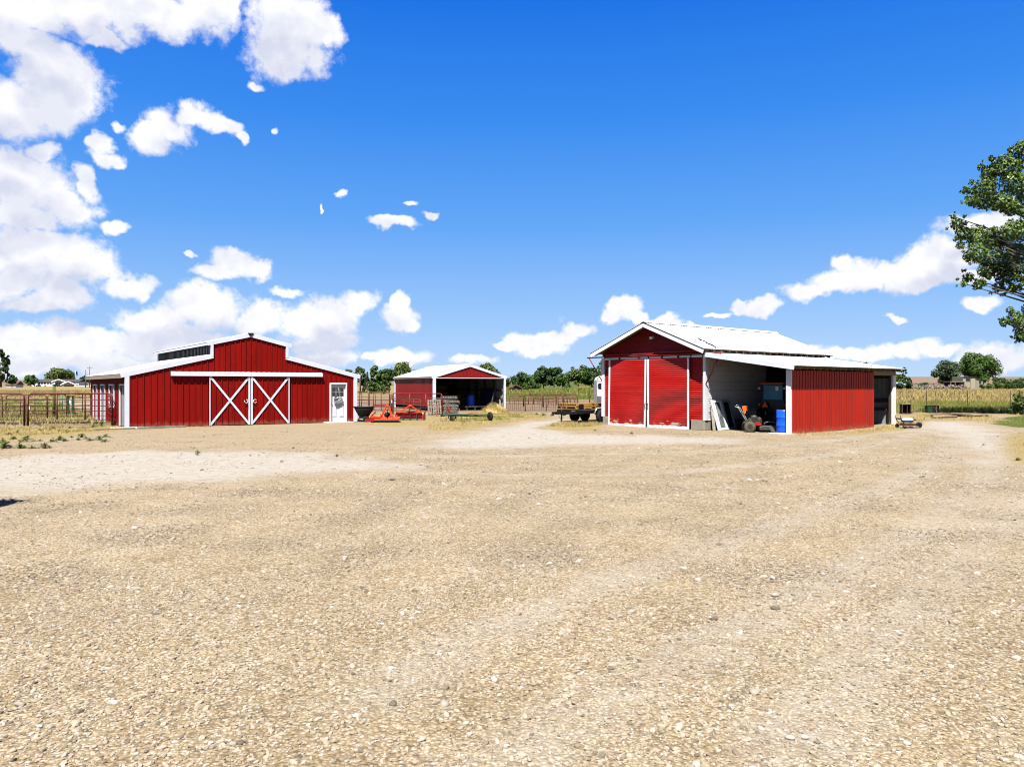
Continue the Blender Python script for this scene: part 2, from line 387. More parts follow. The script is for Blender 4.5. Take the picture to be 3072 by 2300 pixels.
M['house_brown'] = pmat('brown house boards', (.21, .11, .065), .85, var=.2, scale=4)
M['house_tan'] = pmat('tan house siding', (.50, .46, .33), .8, var=.08)
M['rust_roof'] = pmat('rusty roof', (.22, .12, .09), .85, var=.2, scale=2)
M['stone'] = pmat('pale stone', (.598, .54, .45), .85, var=.12, scale=12, rand=.25)
M['dark_stone'] = pmat('dark stone', (.22, .18, .14), .85, var=.2, scale=12, rand=.3)
M['leaf_dark'] = leafmat('dark green leaf', (.008, .020, .004), (.042, .088, .011))
M['leaf_mid'] = leafmat('mid green leaf', (.016, .035, .008), (.06, .12, .012))
M['leaf_olive'] = leafmat('olive leaf', (.018, .032, .006), (.09, .125, .020))
M['leaf_tree'] = leafmat('cottonwood leaf', (.006, .020, .004), (.055, .12, .014), rough=.45, yellow=(.11, .17, .03), bias=-.08)
M['conifer'] = leafmat('conifer needle', (.010, .022, .010), (.06, .085, .030))
M['weed'] = leafmat('weed leaf', (.045, .065, .012), (.15, .19, .04))
M['grass_green'] = leafmat('green grass blade', (.045, .065, .010), (.17, .185, .035), bias=.1)
M['grass_gold'] = leafmat('dry grass blade', (.085, .07, .016), (.20, .155, .05), yellow=(.28, .215, .085), bias=.12)
M['straw_blade'] = leafmat('straw blade', (.14, .105, .03), (.34, .265, .095), bias=.15)

# ------------------------------------------------------------------ the ground
def poly_dist(P, poly):
    """signed distance (positive inside) of points P (n,2) to a polygon"""
    poly = np.asarray(poly, float); n = len(poly)
    d = np.full(len(P), 1e9); ins = np.zeros(len(P), bool)
    for i in range(n):
        a, b = poly[i], poly[(i + 1) % n]; e = b - a; w = P - a
        t = np.clip((w @ e) / max(e @ e, 1e-9), 0, 1)
        d = np.minimum(d, np.linalg.norm(w - t[:, None] * e, axis=1))
        c = ((a[1] <= P[:, 1]) & (b[1] > P[:, 1])) | ((b[1] <= P[:, 1]) & (a[1] > P[:, 1]))
        with np.errstate(divide='ignore', invalid='ignore'):
            xi = a[0] + (P[:, 1] - a[1]) / (b[1] - a[1]) * e[0]
        ins ^= c & (P[:, 0] < xi)
    return np.where(ins, d, -d)
def gpoly(pts): return [gp(*p)[:2] for p in pts]
ZONES = dict(
  pale=[gpoly([(-700,1385),(0,1372),(150,1362),(420,1350),(700,1352),(1000,1362),(1150,1382),(1230,1400),(1150,1420),(900,1420),(700,1440),(400,1455),(200,1470),(0,1482),(-700,1520)]),
        gpoly([(1250,1335),(1420,1300),(1500,1280),(1600,1266),(1690,1256),(1705,1259),(1640,1278),(1670,1292),(1760,1303),(2000,1308),(2250,1316),(2200,1330),(1900,1332),(1650,1338),(1400,1350)]),
        gpoly([(2760,1262),(2900,1265),(3000,1290),(3010,1320),(2960,1400),(2900,1360),(2850,1310),(2740,1280)])],
  tan=[gpoly([(380,1292),(500,1286),(1070,1272),(1250,1272),(1300,1285),(1200,1320),(900,1345),(400,1348),(100,1362),(-300,1370),(-300,1330),(200,1330)])],
  straw=[gpoly([(1270,1278),(1330,1250),(1400,1238),(1515,1236),(1620,1240),(1660,1252),(1560,1263),(1450,1280),(1380,1292),(1290,1292)]),
         gpoly([(-900,1282),(0,1280),(330,1278),(380,1290),(200,1310),(0,1330),(-900,1345)]),
         gpoly([(2640,1284),(2760,1240),(2800,1238),(2960,1240),(3000,1262),(2900,1263),(2790,1258),(2760,1280),(2560,1302),(2400,1306)]),
         gpoly([(3010,1312),(3072,1296),(3500,1296),(3500,1420),(3072,1392),(3030,1360)]),
         gpoly([(1060,1272),(1110,1258),(1290,1245),(1330,1250),(1290,1275),(1180,1280)]),
         gpoly([(1600,1285),(1690,1268),(1812,1276),(1800,1290),(1690,1292)])],
  green=[gpoly([(2975,1268),(3020,1252),(3072,1243),(3600,1236),(3600,1292),(3100,1284),(3030,1280)])],
)
def line_dist(P, pts):
    d = np.full(len(P), 1e9)
    for a, b in zip(pts, pts[1:]):
        a, b = np.array(a), np.array(b); e = b - a; w = P - a; t = np.clip((w @ e) / (e @ e), 0, 1)
        d = np.minimum(d, np.linalg.norm(w - t[:, None] * e, axis=1))
    return d
def smooth_line(pts, k=3):
    q = [np.array(gp(*p)[:2]) for p in pts]
    for _ in range(k): q = [q[0]] + [c for a, b in zip(q, q[1:]) for c in (a * .75 + b * .25, a * .25 + b * .75)] + [q[-1]]
    return q
TRACKS = [smooth_line(t) for t in (
    [(2930,1285),(2985,1340),(2970,1420),(2870,1520),(2680,1640),(2380,1800),(1900,2050),(1500,2290)],
    [(2860,1285),(2850,1340),(2780,1405),(2620,1480),(2350,1570),(2000,1680),(1550,1850),(1100,2100)],
    [(3150,1420),(3060,1520),(2900,1680),(2650,1900),(2300,2290)],
    [(2790,1290),(2600,1345),(2250,1400),(1800,1430),(1350,1420),(1000,1405)],
    [(2740,1288),(2450,1330),(2100,1355),(1700,1365),(1300,1372)])]
def axis(dense_a, dense_b, step, lo, hi):
    c = list(np.arange(dense_a, dense_b + 1e-6, step)); s = step
    while c[-1] < hi: s *= 1.22; c.append(c[-1] + s)
    s = step; f = []
    x = dense_a
    while x > lo: s *= 1.22; x -= s; f.append(x)
    return np.array(f[::-1] + c)
def nz(x, y, s, seed):
    """cheap smooth value noise"""
    r = np.random.default_rng(seed); ph = r.uniform(0, 6.28, 12); an = r.uniform(0, 6.28, 12); fr = r.uniform(.5, 1.6, 12) / s
    return sum(np.sin(6.28 * fr[i] * (x * np.cos(an[i]) + y * np.sin(an[i])) + ph[i]) for i in range(12)) / 12 * 1.8
def ground_weights(x, y):
    P = np.stack([x, y], 1); n = nz(x, y, 3.0, 3) * .5
    soft = lambda d, w: sstep(-w, w, d + n * w * .9)
    wd = {k: np.zeros(len(x)) for k in ('pale', 'tan', 'straw', 'green', 'gold', 'dirt')}
    for k, ps in ZONES.items():
        for q in ps: wd[k] = np.maximum(wd[k], soft(poly_dist(P, q), .9 if k != 'pale' else 1.6))
    for q in TRACKS: wd['pale'] = np.maximum(wd['pale'], .48 * (1 - sstep(.10, .70, line_dist(P, q) + .12 * n)))
    nb = nz(x, y, 9, 11); nc = nz(x, y, 4, 12)
    # right field
    edge = 52.5 + .9 * n - .05 * (x - 25)
    fr_ = sstep(-.7, .7, y - edge) * sstep(15, 19, x - (y - 52) * .15)
    wd['gold'] = np.maximum(wd['gold'], fr_)
    gr = fr_ * np.clip(sstep(.05, .45, nc * .7 + .35 * np.exp(-((y - 62) / 5) ** 2) - .15) * (1 - sstep(78, 90, y)) + np.exp(-((y - 112 - .2 * (x - 60)) / 9) ** 2), 0, 1)
    wd['green'] = np.maximum(wd['green'], gr * .8)
    # pens on the left, behind the front fence
    pen = sstep(39, 40, y) * (1 - sstep(-19.5, -18.5, x + (y - 38.8) * .69))
    wd['straw'] = np.maximum(wd['straw'], pen * .6); wd['dirt'] = np.maximum(wd['dirt'], pen * sstep(-.2, .3, nb) * (1 - sstep(80, 95, y)))
    wd['green'] = np.maximum(wd['green'], pen * sstep(-.15, .3, nc + .25) * sstep(44, 52, y) * (1 - sstep(95, 112, y)))
    far = sstep(92, 112, y) * (1 - sstep(-2, 4, x + 8 - (y - 90) * .02))
    wd['gold'] = np.maximum(wd['gold'], far)
    # behind the buildings in the middle: trampled pens, the green bank, fields
    mid = sstep(-.8, .8, y - 57.5 - n) * sstep(-19, -15, x + (y - 58) * .3) * (1 - sstep(13, 18, x - (y - 58) * .3))
    wd['dirt'] = np.maximum(wd['dirt'], mid * .85); wd['straw'] = np.maximum(wd['straw'], mid * sstep(0, .4, nb) * .7)
    bank = mid * sstep(84, 88, y + nb * 1.5) * sstep(-9, -4, x)
    wd['green'] = np.maximum(wd['green'], bank); wd['dirt'] *= 1 - bank * .8
    allfar = sstep(130, 170, y)
    wd['gold'] = np.maximum(wd['gold'], allfar * (1 - bank))
    wd['green'] = np.maximum(wd['green'], allfar * sstep(.1, .5, nz(x, y, 120, 8)) * sstep(430, 520, y))
    dull = sstep(300, 700, y); wd['gold'] *= 1 - .75 * dull; wd['dirt'] = np.maximum(wd['dirt'], dull * .8)
    side = np.maximum(sstep(26, 40, np.abs(x)) * sstep(0, 10, 12 - y), sstep(-8, -30, y))
    wd['straw'] = np.maximum(wd['straw'], side * .5)
    return wd
def build_ground():
    xs = axis(-44, 46, .42, -4500, 4500); ys = axis(2.0, 76, .42, -400, 5000)
    X, Y = np.meshgrid(xs, ys); x, y = X.ravel(), Y.ravel()
    z = terrain(x, y) + np.where((y > 8) & (y < 90), nz(x, y, 2.2, 21) * .012, 0)
    nx, ny = len(xs), len(ys)
    me = bpy.data.meshes.new('ground'); me.vertices.add(nx * ny)
    me.vertices.foreach_set('co', np.stack([x, y, z], 1).astype(np.float32).ravel())
    i, j = np.meshgrid(np.arange(nx - 1), np.arange(ny - 1)); q = (j * nx + i).ravel()
    quads = np.stack([q, q + 1, q + nx + 1, q + nx], 1).astype(np.int32)
    me.loops.add(quads.size); me.polygons.add(len(quads))
    me.loops.foreach_set('vertex_index', quads.ravel()); me.polygons.foreach_set('loop_start', np.arange(0, quads.size, 4, dtype=np.int32))
    me.polygons.foreach_set('use_smooth', np.ones(len(quads), bool))
    me.update(calc_edges=True)
    wd = ground_weights(x, y)
    for nm, ks in (('zone_a', ('pale', 'tan', 'straw')), ('zone_b', ('green', 'gold', 'dirt'))):
        at_ = me.attributes.new(nm, 'FLOAT_COLOR', 'POINT')
        at_.data.foreach_set('color', np.stack([wd[k] for k in ks] + [np.ones(len(x))], 1).astype(np.float32).ravel())
    m = bpy.data.materials.new('yard ground'); m.use_nodes = True; nt = m.node_tree; L = nt.links.new
    b = nt.nodes['Principled BSDF']; b.inputs['Roughness'].default_value = .95; b.inputs['Specular IOR Level'].default_value = .15
    nd = nt.nodes.new
    geo = nd('ShaderNodeNewGeometry'); pos = geo.outputs['Position']
    def noise(s, det=4, rough=.55, vec=pos):
        n = nd('ShaderNodeTexNoise'); n.inputs['Scale'].default_value = s; n.inputs['Detail'].default_value = det; n.inputs['Roughness'].default_value = rough; L(vec, n.inputs['Vector']); return n.outputs['Fac']
    def ramp(fac, stops, tint=.293):
        r = nd('ShaderNodeValToRGB'); L(fac, r.inputs[0]); el = r.color_ramp.elements
        while len(el) < len(stops): el.new(.5)
        for e, (p, c) in zip(el, stops): e.position = p; e.color = (*[q_ * tint for q_ in c], 1)
        return r.outputs[0]
    def mix(f, a, b_, blend='MIX'):
        n = nd('ShaderNodeMix'); n.data_type = 'RGBA'; n.blend_type = blend
        for s_, v in (('Factor', f), ('A', a), ('B', b_)):
            if isinstance(v, (int, float)): n.inputs[s_].default_value = v
            elif isinstance(v, tuple): n.inputs[s_].default_value = (*v, 1)
            else: L(v, n.inputs[s_])
        return n.outputs['Result']
    def mth(op, a, b_=None, clamp=False):
        n = nd('ShaderNodeMath'); n.operation = op; n.use_clamp = clamp
        for i_, v in enumerate((a, b_)):
            if v is None: continue
            if isinstance(v, (int, float)): n.inputs[i_].default_value = v
            else: L(v, n.inputs[i_])
        return n.outputs[0]
    def mrange(v, a, b_, c=0., d=1.):
        n = nd('ShaderNodeMapRange'); n.interpolation_type = 'SMOOTHSTEP'; L(v, n.inputs[0])
        for k, q_ in zip(('From Min', 'From Max', 'To Min', 'To Max'), (a, b_, c, d)): n.inputs[k].default_value = q_
        return n.outputs[0]
    # gravel: two sizes of pebble
    def pebbles(scale):
        v = nd('ShaderNodeTexVoronoi'); v.inputs['Scale'].default_value = scale; L(pos, v.inputs['Vector'])
        sp = nd('ShaderNodeSeparateColor'); L(v.outputs['Color'], sp.inputs[0])
        c = ramp(sp.outputs[0], [(0, (.30, .24, .165)), (.14, (.44, .335, .20)), (.40, (.58, .46, .29)), (.7, (.68, .56, .375)), (.9, (.75, .665, .50)), (1, (.82, .79, .71))])
        return c, v.outputs['Distance']
    c1, d1 = pebbles(40); c2, d2 = pebbles(17)
    big = mrange(noise(5, 3), .52, .6)
    gcol = mix(mth('MULTIPLY', big, .55), c1, c2)
    gap = mrange(d1, .35, .62, 1., .42)  # shadow between pebbles, put into the colour
    gcol = mix(1.0, gcol, ramp(gap, [(0, (.46, .42, .36)), (1, (1, 1, 1))], 1), 'MULTIPLY')
    tone = ramp(noise(1.1, 6, .62), [(.25, (.78, .74, .68)), (.5, (1, .99, .97)), (.75, (1.13, 1.12, 1.10))], 1)
    gcol = mix(1.0, gcol, tone, 'MULTIPLY')
    tone2 = ramp(noise(.22, 4), [(.3, (.90, .88, .84)), (.7, (1.08, 1.07, 1.05))], 1)
    gcol = mix(1.0, gcol, tone2, 'MULTIPLY')
    # clusters of dark pebbles seen further off as short dashes
    dash = mrange(noise(11, 6, .7), .56, .68)
    gcol = mix(mth('MULTIPLY', dash, .45), gcol, (.065, .047, .028))
    za = nd('ShaderNodeAttribute'); za.attribute_name = 'zone_a'; zb = nd('ShaderNodeAttribute'); zb.attribute_name = 'zone_b'
    sa = nd('ShaderNodeSeparateColor'); L(za.outputs['Color'], sa.inputs[0]); sb = nd('ShaderNodeSeparateColor'); L(zb.outputs['Color'], sb.inputs[0])
    br = mth('ADD', mth('MULTIPLY', noise(3.2, 7, .68), .6), mth('MULTIPLY', noise(.7, 5, .6), .5))    # about .55
    def zone(w, lo=.32, hi=.72):
        return mrange(mth('ADD', w, mth('MULTIPLY', mth('SUBTRACT', br, .55), 1.1)), lo, hi)
    fine = noise(26, 5, .7)
    mid_ = noise(4, 6, .65)
    tan_c = ramp(noise(12, 7, .72), [(.3, (.34, .25, .145)), (.5, (.50, .385, .235)), (.7, (.62, .50, .33))])
    pale_c = ramp(mid_, [(.3, (.48, .41, .31)), (.5, (.63, .585, .51)), (.72, (.73, .70, .65))])
    straw_c = ramp(mid_, [(.28, (.20, .155, .055)), (.45, (.43, .32, .12)), (.72, (.60, .46, .19))])
    green_c = ramp(mid_, [(.3, (.055, .075, .016)), (.5, (.14, .17, .03)), (.72, (.26, .25, .065))])
    gold_c = ramp(noise(1.6, 7, .68), [(.28, (.25, .19, .07)), (.5, (.43, .325, .135)), (.72, (.56, .43, .205))])
    dirt_c = ramp(mid_, [(.28, (.16, .10, .06)), (.5, (.34, .235, .15)), (.75, (.50, .38, .26))])
    col = mix(mth('MULTIPLY', zone(sa.outputs[1]), .75), gcol, tan_c)
    col = mix(mth('MULTIPLY', zone(sa.outputs[0], .1, 1.0), .82), col, pale_c)
    col = mix(mth('MULTIPLY', zone(sa.outputs[2]), .9), col, straw_c)
    col = mix(zone(sb.outputs[2]), col, dirt_c)
    col = mix(zone(sb.outputs[1]), col, gold_c)
    col = mix(zone(sb.outputs[0]), col, green_c)
    # dark crumbs on the pale dust, dung and damp bits in the yard
    vd = nd('ShaderNodeTexVoronoi'); vd.inputs['Scale'].default_value = 1.7; vd.inputs['Randomness'].default_value = 1; L(pos, vd.inputs['Vector'])
    sd_ = nd('ShaderNodeSeparateColor'); L(vd.outputs['Color'], sd_.inputs[0])
    spot = mth('MULTIPLY', mth('LESS_THAN', vd.outputs['Distance'], .055), mth('GREATER_THAN', sd_.outputs[1], .55))
    col = mix(mth('MULTIPLY', spot, .7), col, (.04, .03, .02))
    L(col, b.inputs['Base Color'])
    h = mth('ADD', mth('MULTIPLY', mth('SUBTRACT', 1., d1), .7), mth('MULTIPLY', fine, .5))
    hh = mth('ADD', h, mth('MULTIPLY', noise(6, 5, .6), 1.6))
    bp = nd('ShaderNodeBump'); bp.inputs['Strength'].default_value = .75; bp.inputs['Distance'].default_value = .022
    L(hh, bp.inputs['Height']); L(bp.outputs[0], b.inputs['Normal'])
    o = obj('ground', me, m); tag(o, kind='structure')
build_ground()

# ------------------------------------------------------------------ loose pebbles lying on the near gravel
def build_pebbles():
    r = np.random.default_rng(31)
    n = 420000
    y = r.uniform(3.2, 17, n); x = r.uniform(-1, 1, n) * 13
    keep = (np.abs(x) < y * .67 + 1.6) & (r.uniform(0, 1, n) < np.clip(1.15 - (y - 8) / 10, .05, 1) * np.where(y < 9, 1, .8))
    x, y = x[keep], y[keep]
    pale = poly_dist(np.stack([x, y], 1), ZONES['pale'][0]) > -.5
    loose = nz(x, y, 2.6, 55) + .6 * nz(x, y, .9, 56)
    inrut = np.zeros(len(x), bool)
    for q in TRACKS: inrut |= line_dist(np.stack([x, y], 1), q) < .32
    thin = np.where(inrut, .55, np.clip(.72 + .5 * loose, .3, 1))
    kt = r.uniform(0, 1, len(x)) < thin; x, y, pale = x[kt], y[kt], pale[kt]
    k2 = ~pale | (r.uniform(0, 1, len(x)) < .15); x, y = x[k2], y[k2]
    n1 = len(x); n2_ = 130000
    y2 = r.uniform(13, 36, n2_); x2 = r.uniform(-1, 1, n2_) * 26
    kk = (np.abs(x2) < y2 * .67 + 1.6) & (r.uniform(0, 1, n2_) < np.clip(1.2 - (y2 - 13) / 24, .08, 1)) & (nz(x2, y2, 1.7, 77) > -.35)
    for q in ZONES['pale'] + ZONES['straw']: kk &= (poly_dist(np.stack([x2, y2], 1), q) < -.3) | (r.uniform(0, 1, n2_) < .2)
    x, y = np.concatenate([x, x2[kk]]), np.concatenate([y, y2[kk]])
    z = terrain(x, y)
    me = bpy.data.meshes.new('gravel_pebbles'); me.vertices.add(len(x))
    me.vertices.foreach_set('co', np.stack([x, y, z + .002], 1).astype(np.float32).ravel())
    size = np.clip(np.exp(r.normal(math.log(.0078), .42, len(x))), .006, .032)
    size[n1:] *= 1.45
    a = me.attributes.new('size', 'FLOAT', 'POINT'); a.data.foreach_set('value', size.astype(np.float32))
    rot = np.stack([r.normal(0, .25, len(x)), r.normal(0, .25, len(x)), r.uniform(0, 6.28, len(x))], 1).astype(np.float32)
    a = me.attributes.new('turn', 'FLOAT_VECTOR', 'POINT'); a.data.foreach_set('vector', rot.ravel())
    me.update()
    m = bpy.data.materials.new('pebble'); m.use_nodes = True; nt = m.node_tree; L = nt.links.new
    b = nt.nodes['Principled BSDF']; b.inputs['Roughness'].default_value = .85; b.inputs['Specular IOR Level'].default_value = .25
    oi = nt.nodes.new('ShaderNodeObjectInfo'); rp = nt.nodes.new('ShaderNodeValToRGB'); L(oi.outputs['Random'], rp.inputs[0])
    st = [(0, (.24, .20, .15)), (.12, (.40, .31, .205)), (.3, (.56, .45, .305)), (.55, (.64, .53, .38)), (.78, (.70, .61, .465)), (.90, (.62, .49, .38)), (.965, (.76, .71, .61)), (1, (.82, .79, .73))]
    while len(rp.color_ramp.elements) < len(st): rp.color_ramp.elements.new(.5)
    for e, (p, c) in zip(rp.color_ramp.elements, st): e.position = p; e.color = (*[q * .272 for q in c], 1)
    L(rp.outputs[0], b.inputs['Base Color'])
    g = bpy.data.node_groups.new('pebble scatter', 'GeometryNodeTree')
    g.interface.new_socket('Geometry', in_out='INPUT', socket_type='NodeSocketGeometry'); g.interface.new_socket('Geometry', in_out='OUTPUT', socket_type='NodeSocketGeometry')
    gi, go = g.nodes.new('NodeGroupInput'), g.nodes.new('NodeGroupOutput'); K = g.links.new
    ico = g.nodes.new('GeometryNodeMeshIcoSphere'); ico.inputs['Subdivisions'].default_value = 2; ico.inputs['Radius'].default_value = 1
    tr = g.nodes.new('GeometryNodeTransform'); tr.inputs['Scale'].default_value = (1.25, .9, .62); K(ico.outputs[0], tr.inputs[0])
    sp = g.nodes.new('GeometryNodeSetPosition'); nn = g.nodes.new('ShaderNodeTexNoise'); nn.inputs['Scale'].default_value = 1.1
    vs = g.nodes.new('ShaderNodeVectorMath'); vs.operation = 'SUBTRACT'; vs.inputs[1].default_value = (.5, .5, .5); K(nn.outputs['Color'], vs.inputs[0])
    vm = g.nodes.new('ShaderNodeVectorMath'); vm.operation = 'SCALE'; vm.inputs['Scale'].default_value = 1.1; K(vs.outputs[0], vm.inputs[0])
    K(tr.outputs[0], sp.inputs[0]); K(vm.outputs[0], sp.inputs['Offset'])
    sm = g.nodes.new('GeometryNodeSetMaterial'); sm.inputs['Material'].default_value = m; K(sp.outputs[0], sm.inputs[0])
    ip = g.nodes.new('GeometryNodeInstanceOnPoints'); K(gi.outputs[0], ip.inputs['Points']); K(sm.outputs[0], ip.inputs['Instance'])
    na = g.nodes.new('GeometryNodeInputNamedAttribute'); na.data_type = 'FLOAT'; na.inputs['Name'].default_value = 'size'; K(na.outputs['Attribute'], ip.inputs['Scale'])
    nr = g.nodes.new('GeometryNodeInputNamedAttribute'); nr.data_type = 'FLOAT_VECTOR'; nr.inputs['Name'].default_value = 'turn'
    er = g.nodes.new('FunctionNodeEulerToRotation'); K(nr.outputs['Attribute'], er.inputs[0]); K(er.outputs[0], ip.inputs['Rotation'])
    K(ip.outputs[0], go.inputs[0])
    o = obj('gravel', me, m); md = o.modifiers.new('scatter', 'NODES'); md.node_group = g
    tag(o, 'loose tan and cream pebbles scattered over the near yard', 'gravel', kind='stuff')
build_pebbles()

# ------------------------------------------------------------------ ribbed sheets for walls and roofs
def rib_wall(parent, wall_name, mat, T, u0, u1, zb, zt, pitch=.28, rib=(.05, .035), splits=(), holes=(), back=True, sheet='siding_panel', backmat=None, thick=.05):
    """a wall of upright ribbed strips. T(u, d, z) -> local point (d is outward). zt(u) is the roof line;
    holes are (ua, ub, za, zb_). The wall part is the framing sheet behind, each strip its child."""
    cuts = sorted({u0, u1, *[s for s in splits if u0 < s < u1], *[h for ho in holes for h in ho[:2] if u0 < h < u1]})
    us = []
    for a, b in zip(cuts, cuts[1:]):
        n = max(1, round((b - a) / pitch)); us += [a + (b - a) * i / n for i in range(n)]
    us.append(u1)
    eps = 1e-4
    wall = MB()
    segs = []
    for a, b in zip(us, us[1:]):
        mid = (a + b) / 2; spans = [(zb, None)]
        for ha, hb, hza, hzb in holes:
            if ha < mid < hb:
                spans = ([(zb, hza)] if hza > zb + .02 else []) + [(hzb, None)]
        for s0, s1 in spans: segs.append((a, b, s0, s1))
    for a, b, s0, s1 in segs:
        ta = zt(a + eps) if s1 is None else s1; tb = zt(b - eps) if s1 is None else s1
        wall.prism([T(a, -thick, s0), T(b, -thick, s0), T(b, -thick, tb), T(a, -thick, ta)], Vector(T(a, -.004, s0)) - Vector(T(a, -thick, s0)))
    w = wall.build(wall_name, backmat or mat, parent)
    for a, b, s0, s1 in segs:
        ta = zt(a + eps) if s1 is None else s1; tb = zt(b - eps) if s1 is None else s1
        m = MB(); rw, rh = rib
        g = .0015
        out = Vector(T(a, .006, s0)) - Vector(T(a, 0, s0))
        m.prism([T(a + g, 0, s0), T(b - g, 0, s0), T(b - g, 0, tb), T(a + g, 0, ta)], out)
        o2 = Vector(T(a, rh, s0)) - Vector(T(a, 0, s0))
        sl = (tb - ta) / (b - a)
        m.prism([T(a + g, .0062, s0), T(a + rw, .0062, s0), T(a + rw, .0062, ta + sl * rw - .003), T(a + g, .0062, ta - .003)], o2)
        m.build(sheet, mat, w)
    return w
def roof_plane(parent, name, mat, O, A, B, LA, LB, N, sheet=.92, pitch=.23, thick=.06, deckmat=None, rib=.022):
    """a roof slope: deck slab with ribbed sheets as children. O corner, A along the ridge, B down the slope"""
    O, A, B, N = Vector(O), Vector(A).normalized(), Vector(B).normalized(), Vector(N).normalized()
    d = MB(); d.prism([O, O + A * LA, O + A * LA + B * LB, O + B * LB], -N * thick)
    deck = d.build(name, deckmat or mat, parent)
    n = max(1, round(LA / sheet)); w = LA / n
    m = MB(); e = .012
    m.prism([N * .003, N * .003 + A * (w - .003), N * .003 + A * (w - .003) + B * (LB + e), N * .003 + B * (LB + e)], N * .006)
    k = max(1, round(w / pitch))
    for i in range(k):
        p = N * .0095 + A * (w * i / k + .01)
        m.prism([p, p + A * .035, p + A * .035 + B * (LB + e), p + B * (LB + e)], N * rib)
    first = m.build('roof_sheet', mat, deck, loc=O)
    for i in range(1, n):
        c = first.copy(); COL.objects.link(c); c.location = O + A * (w * i)
    return deck

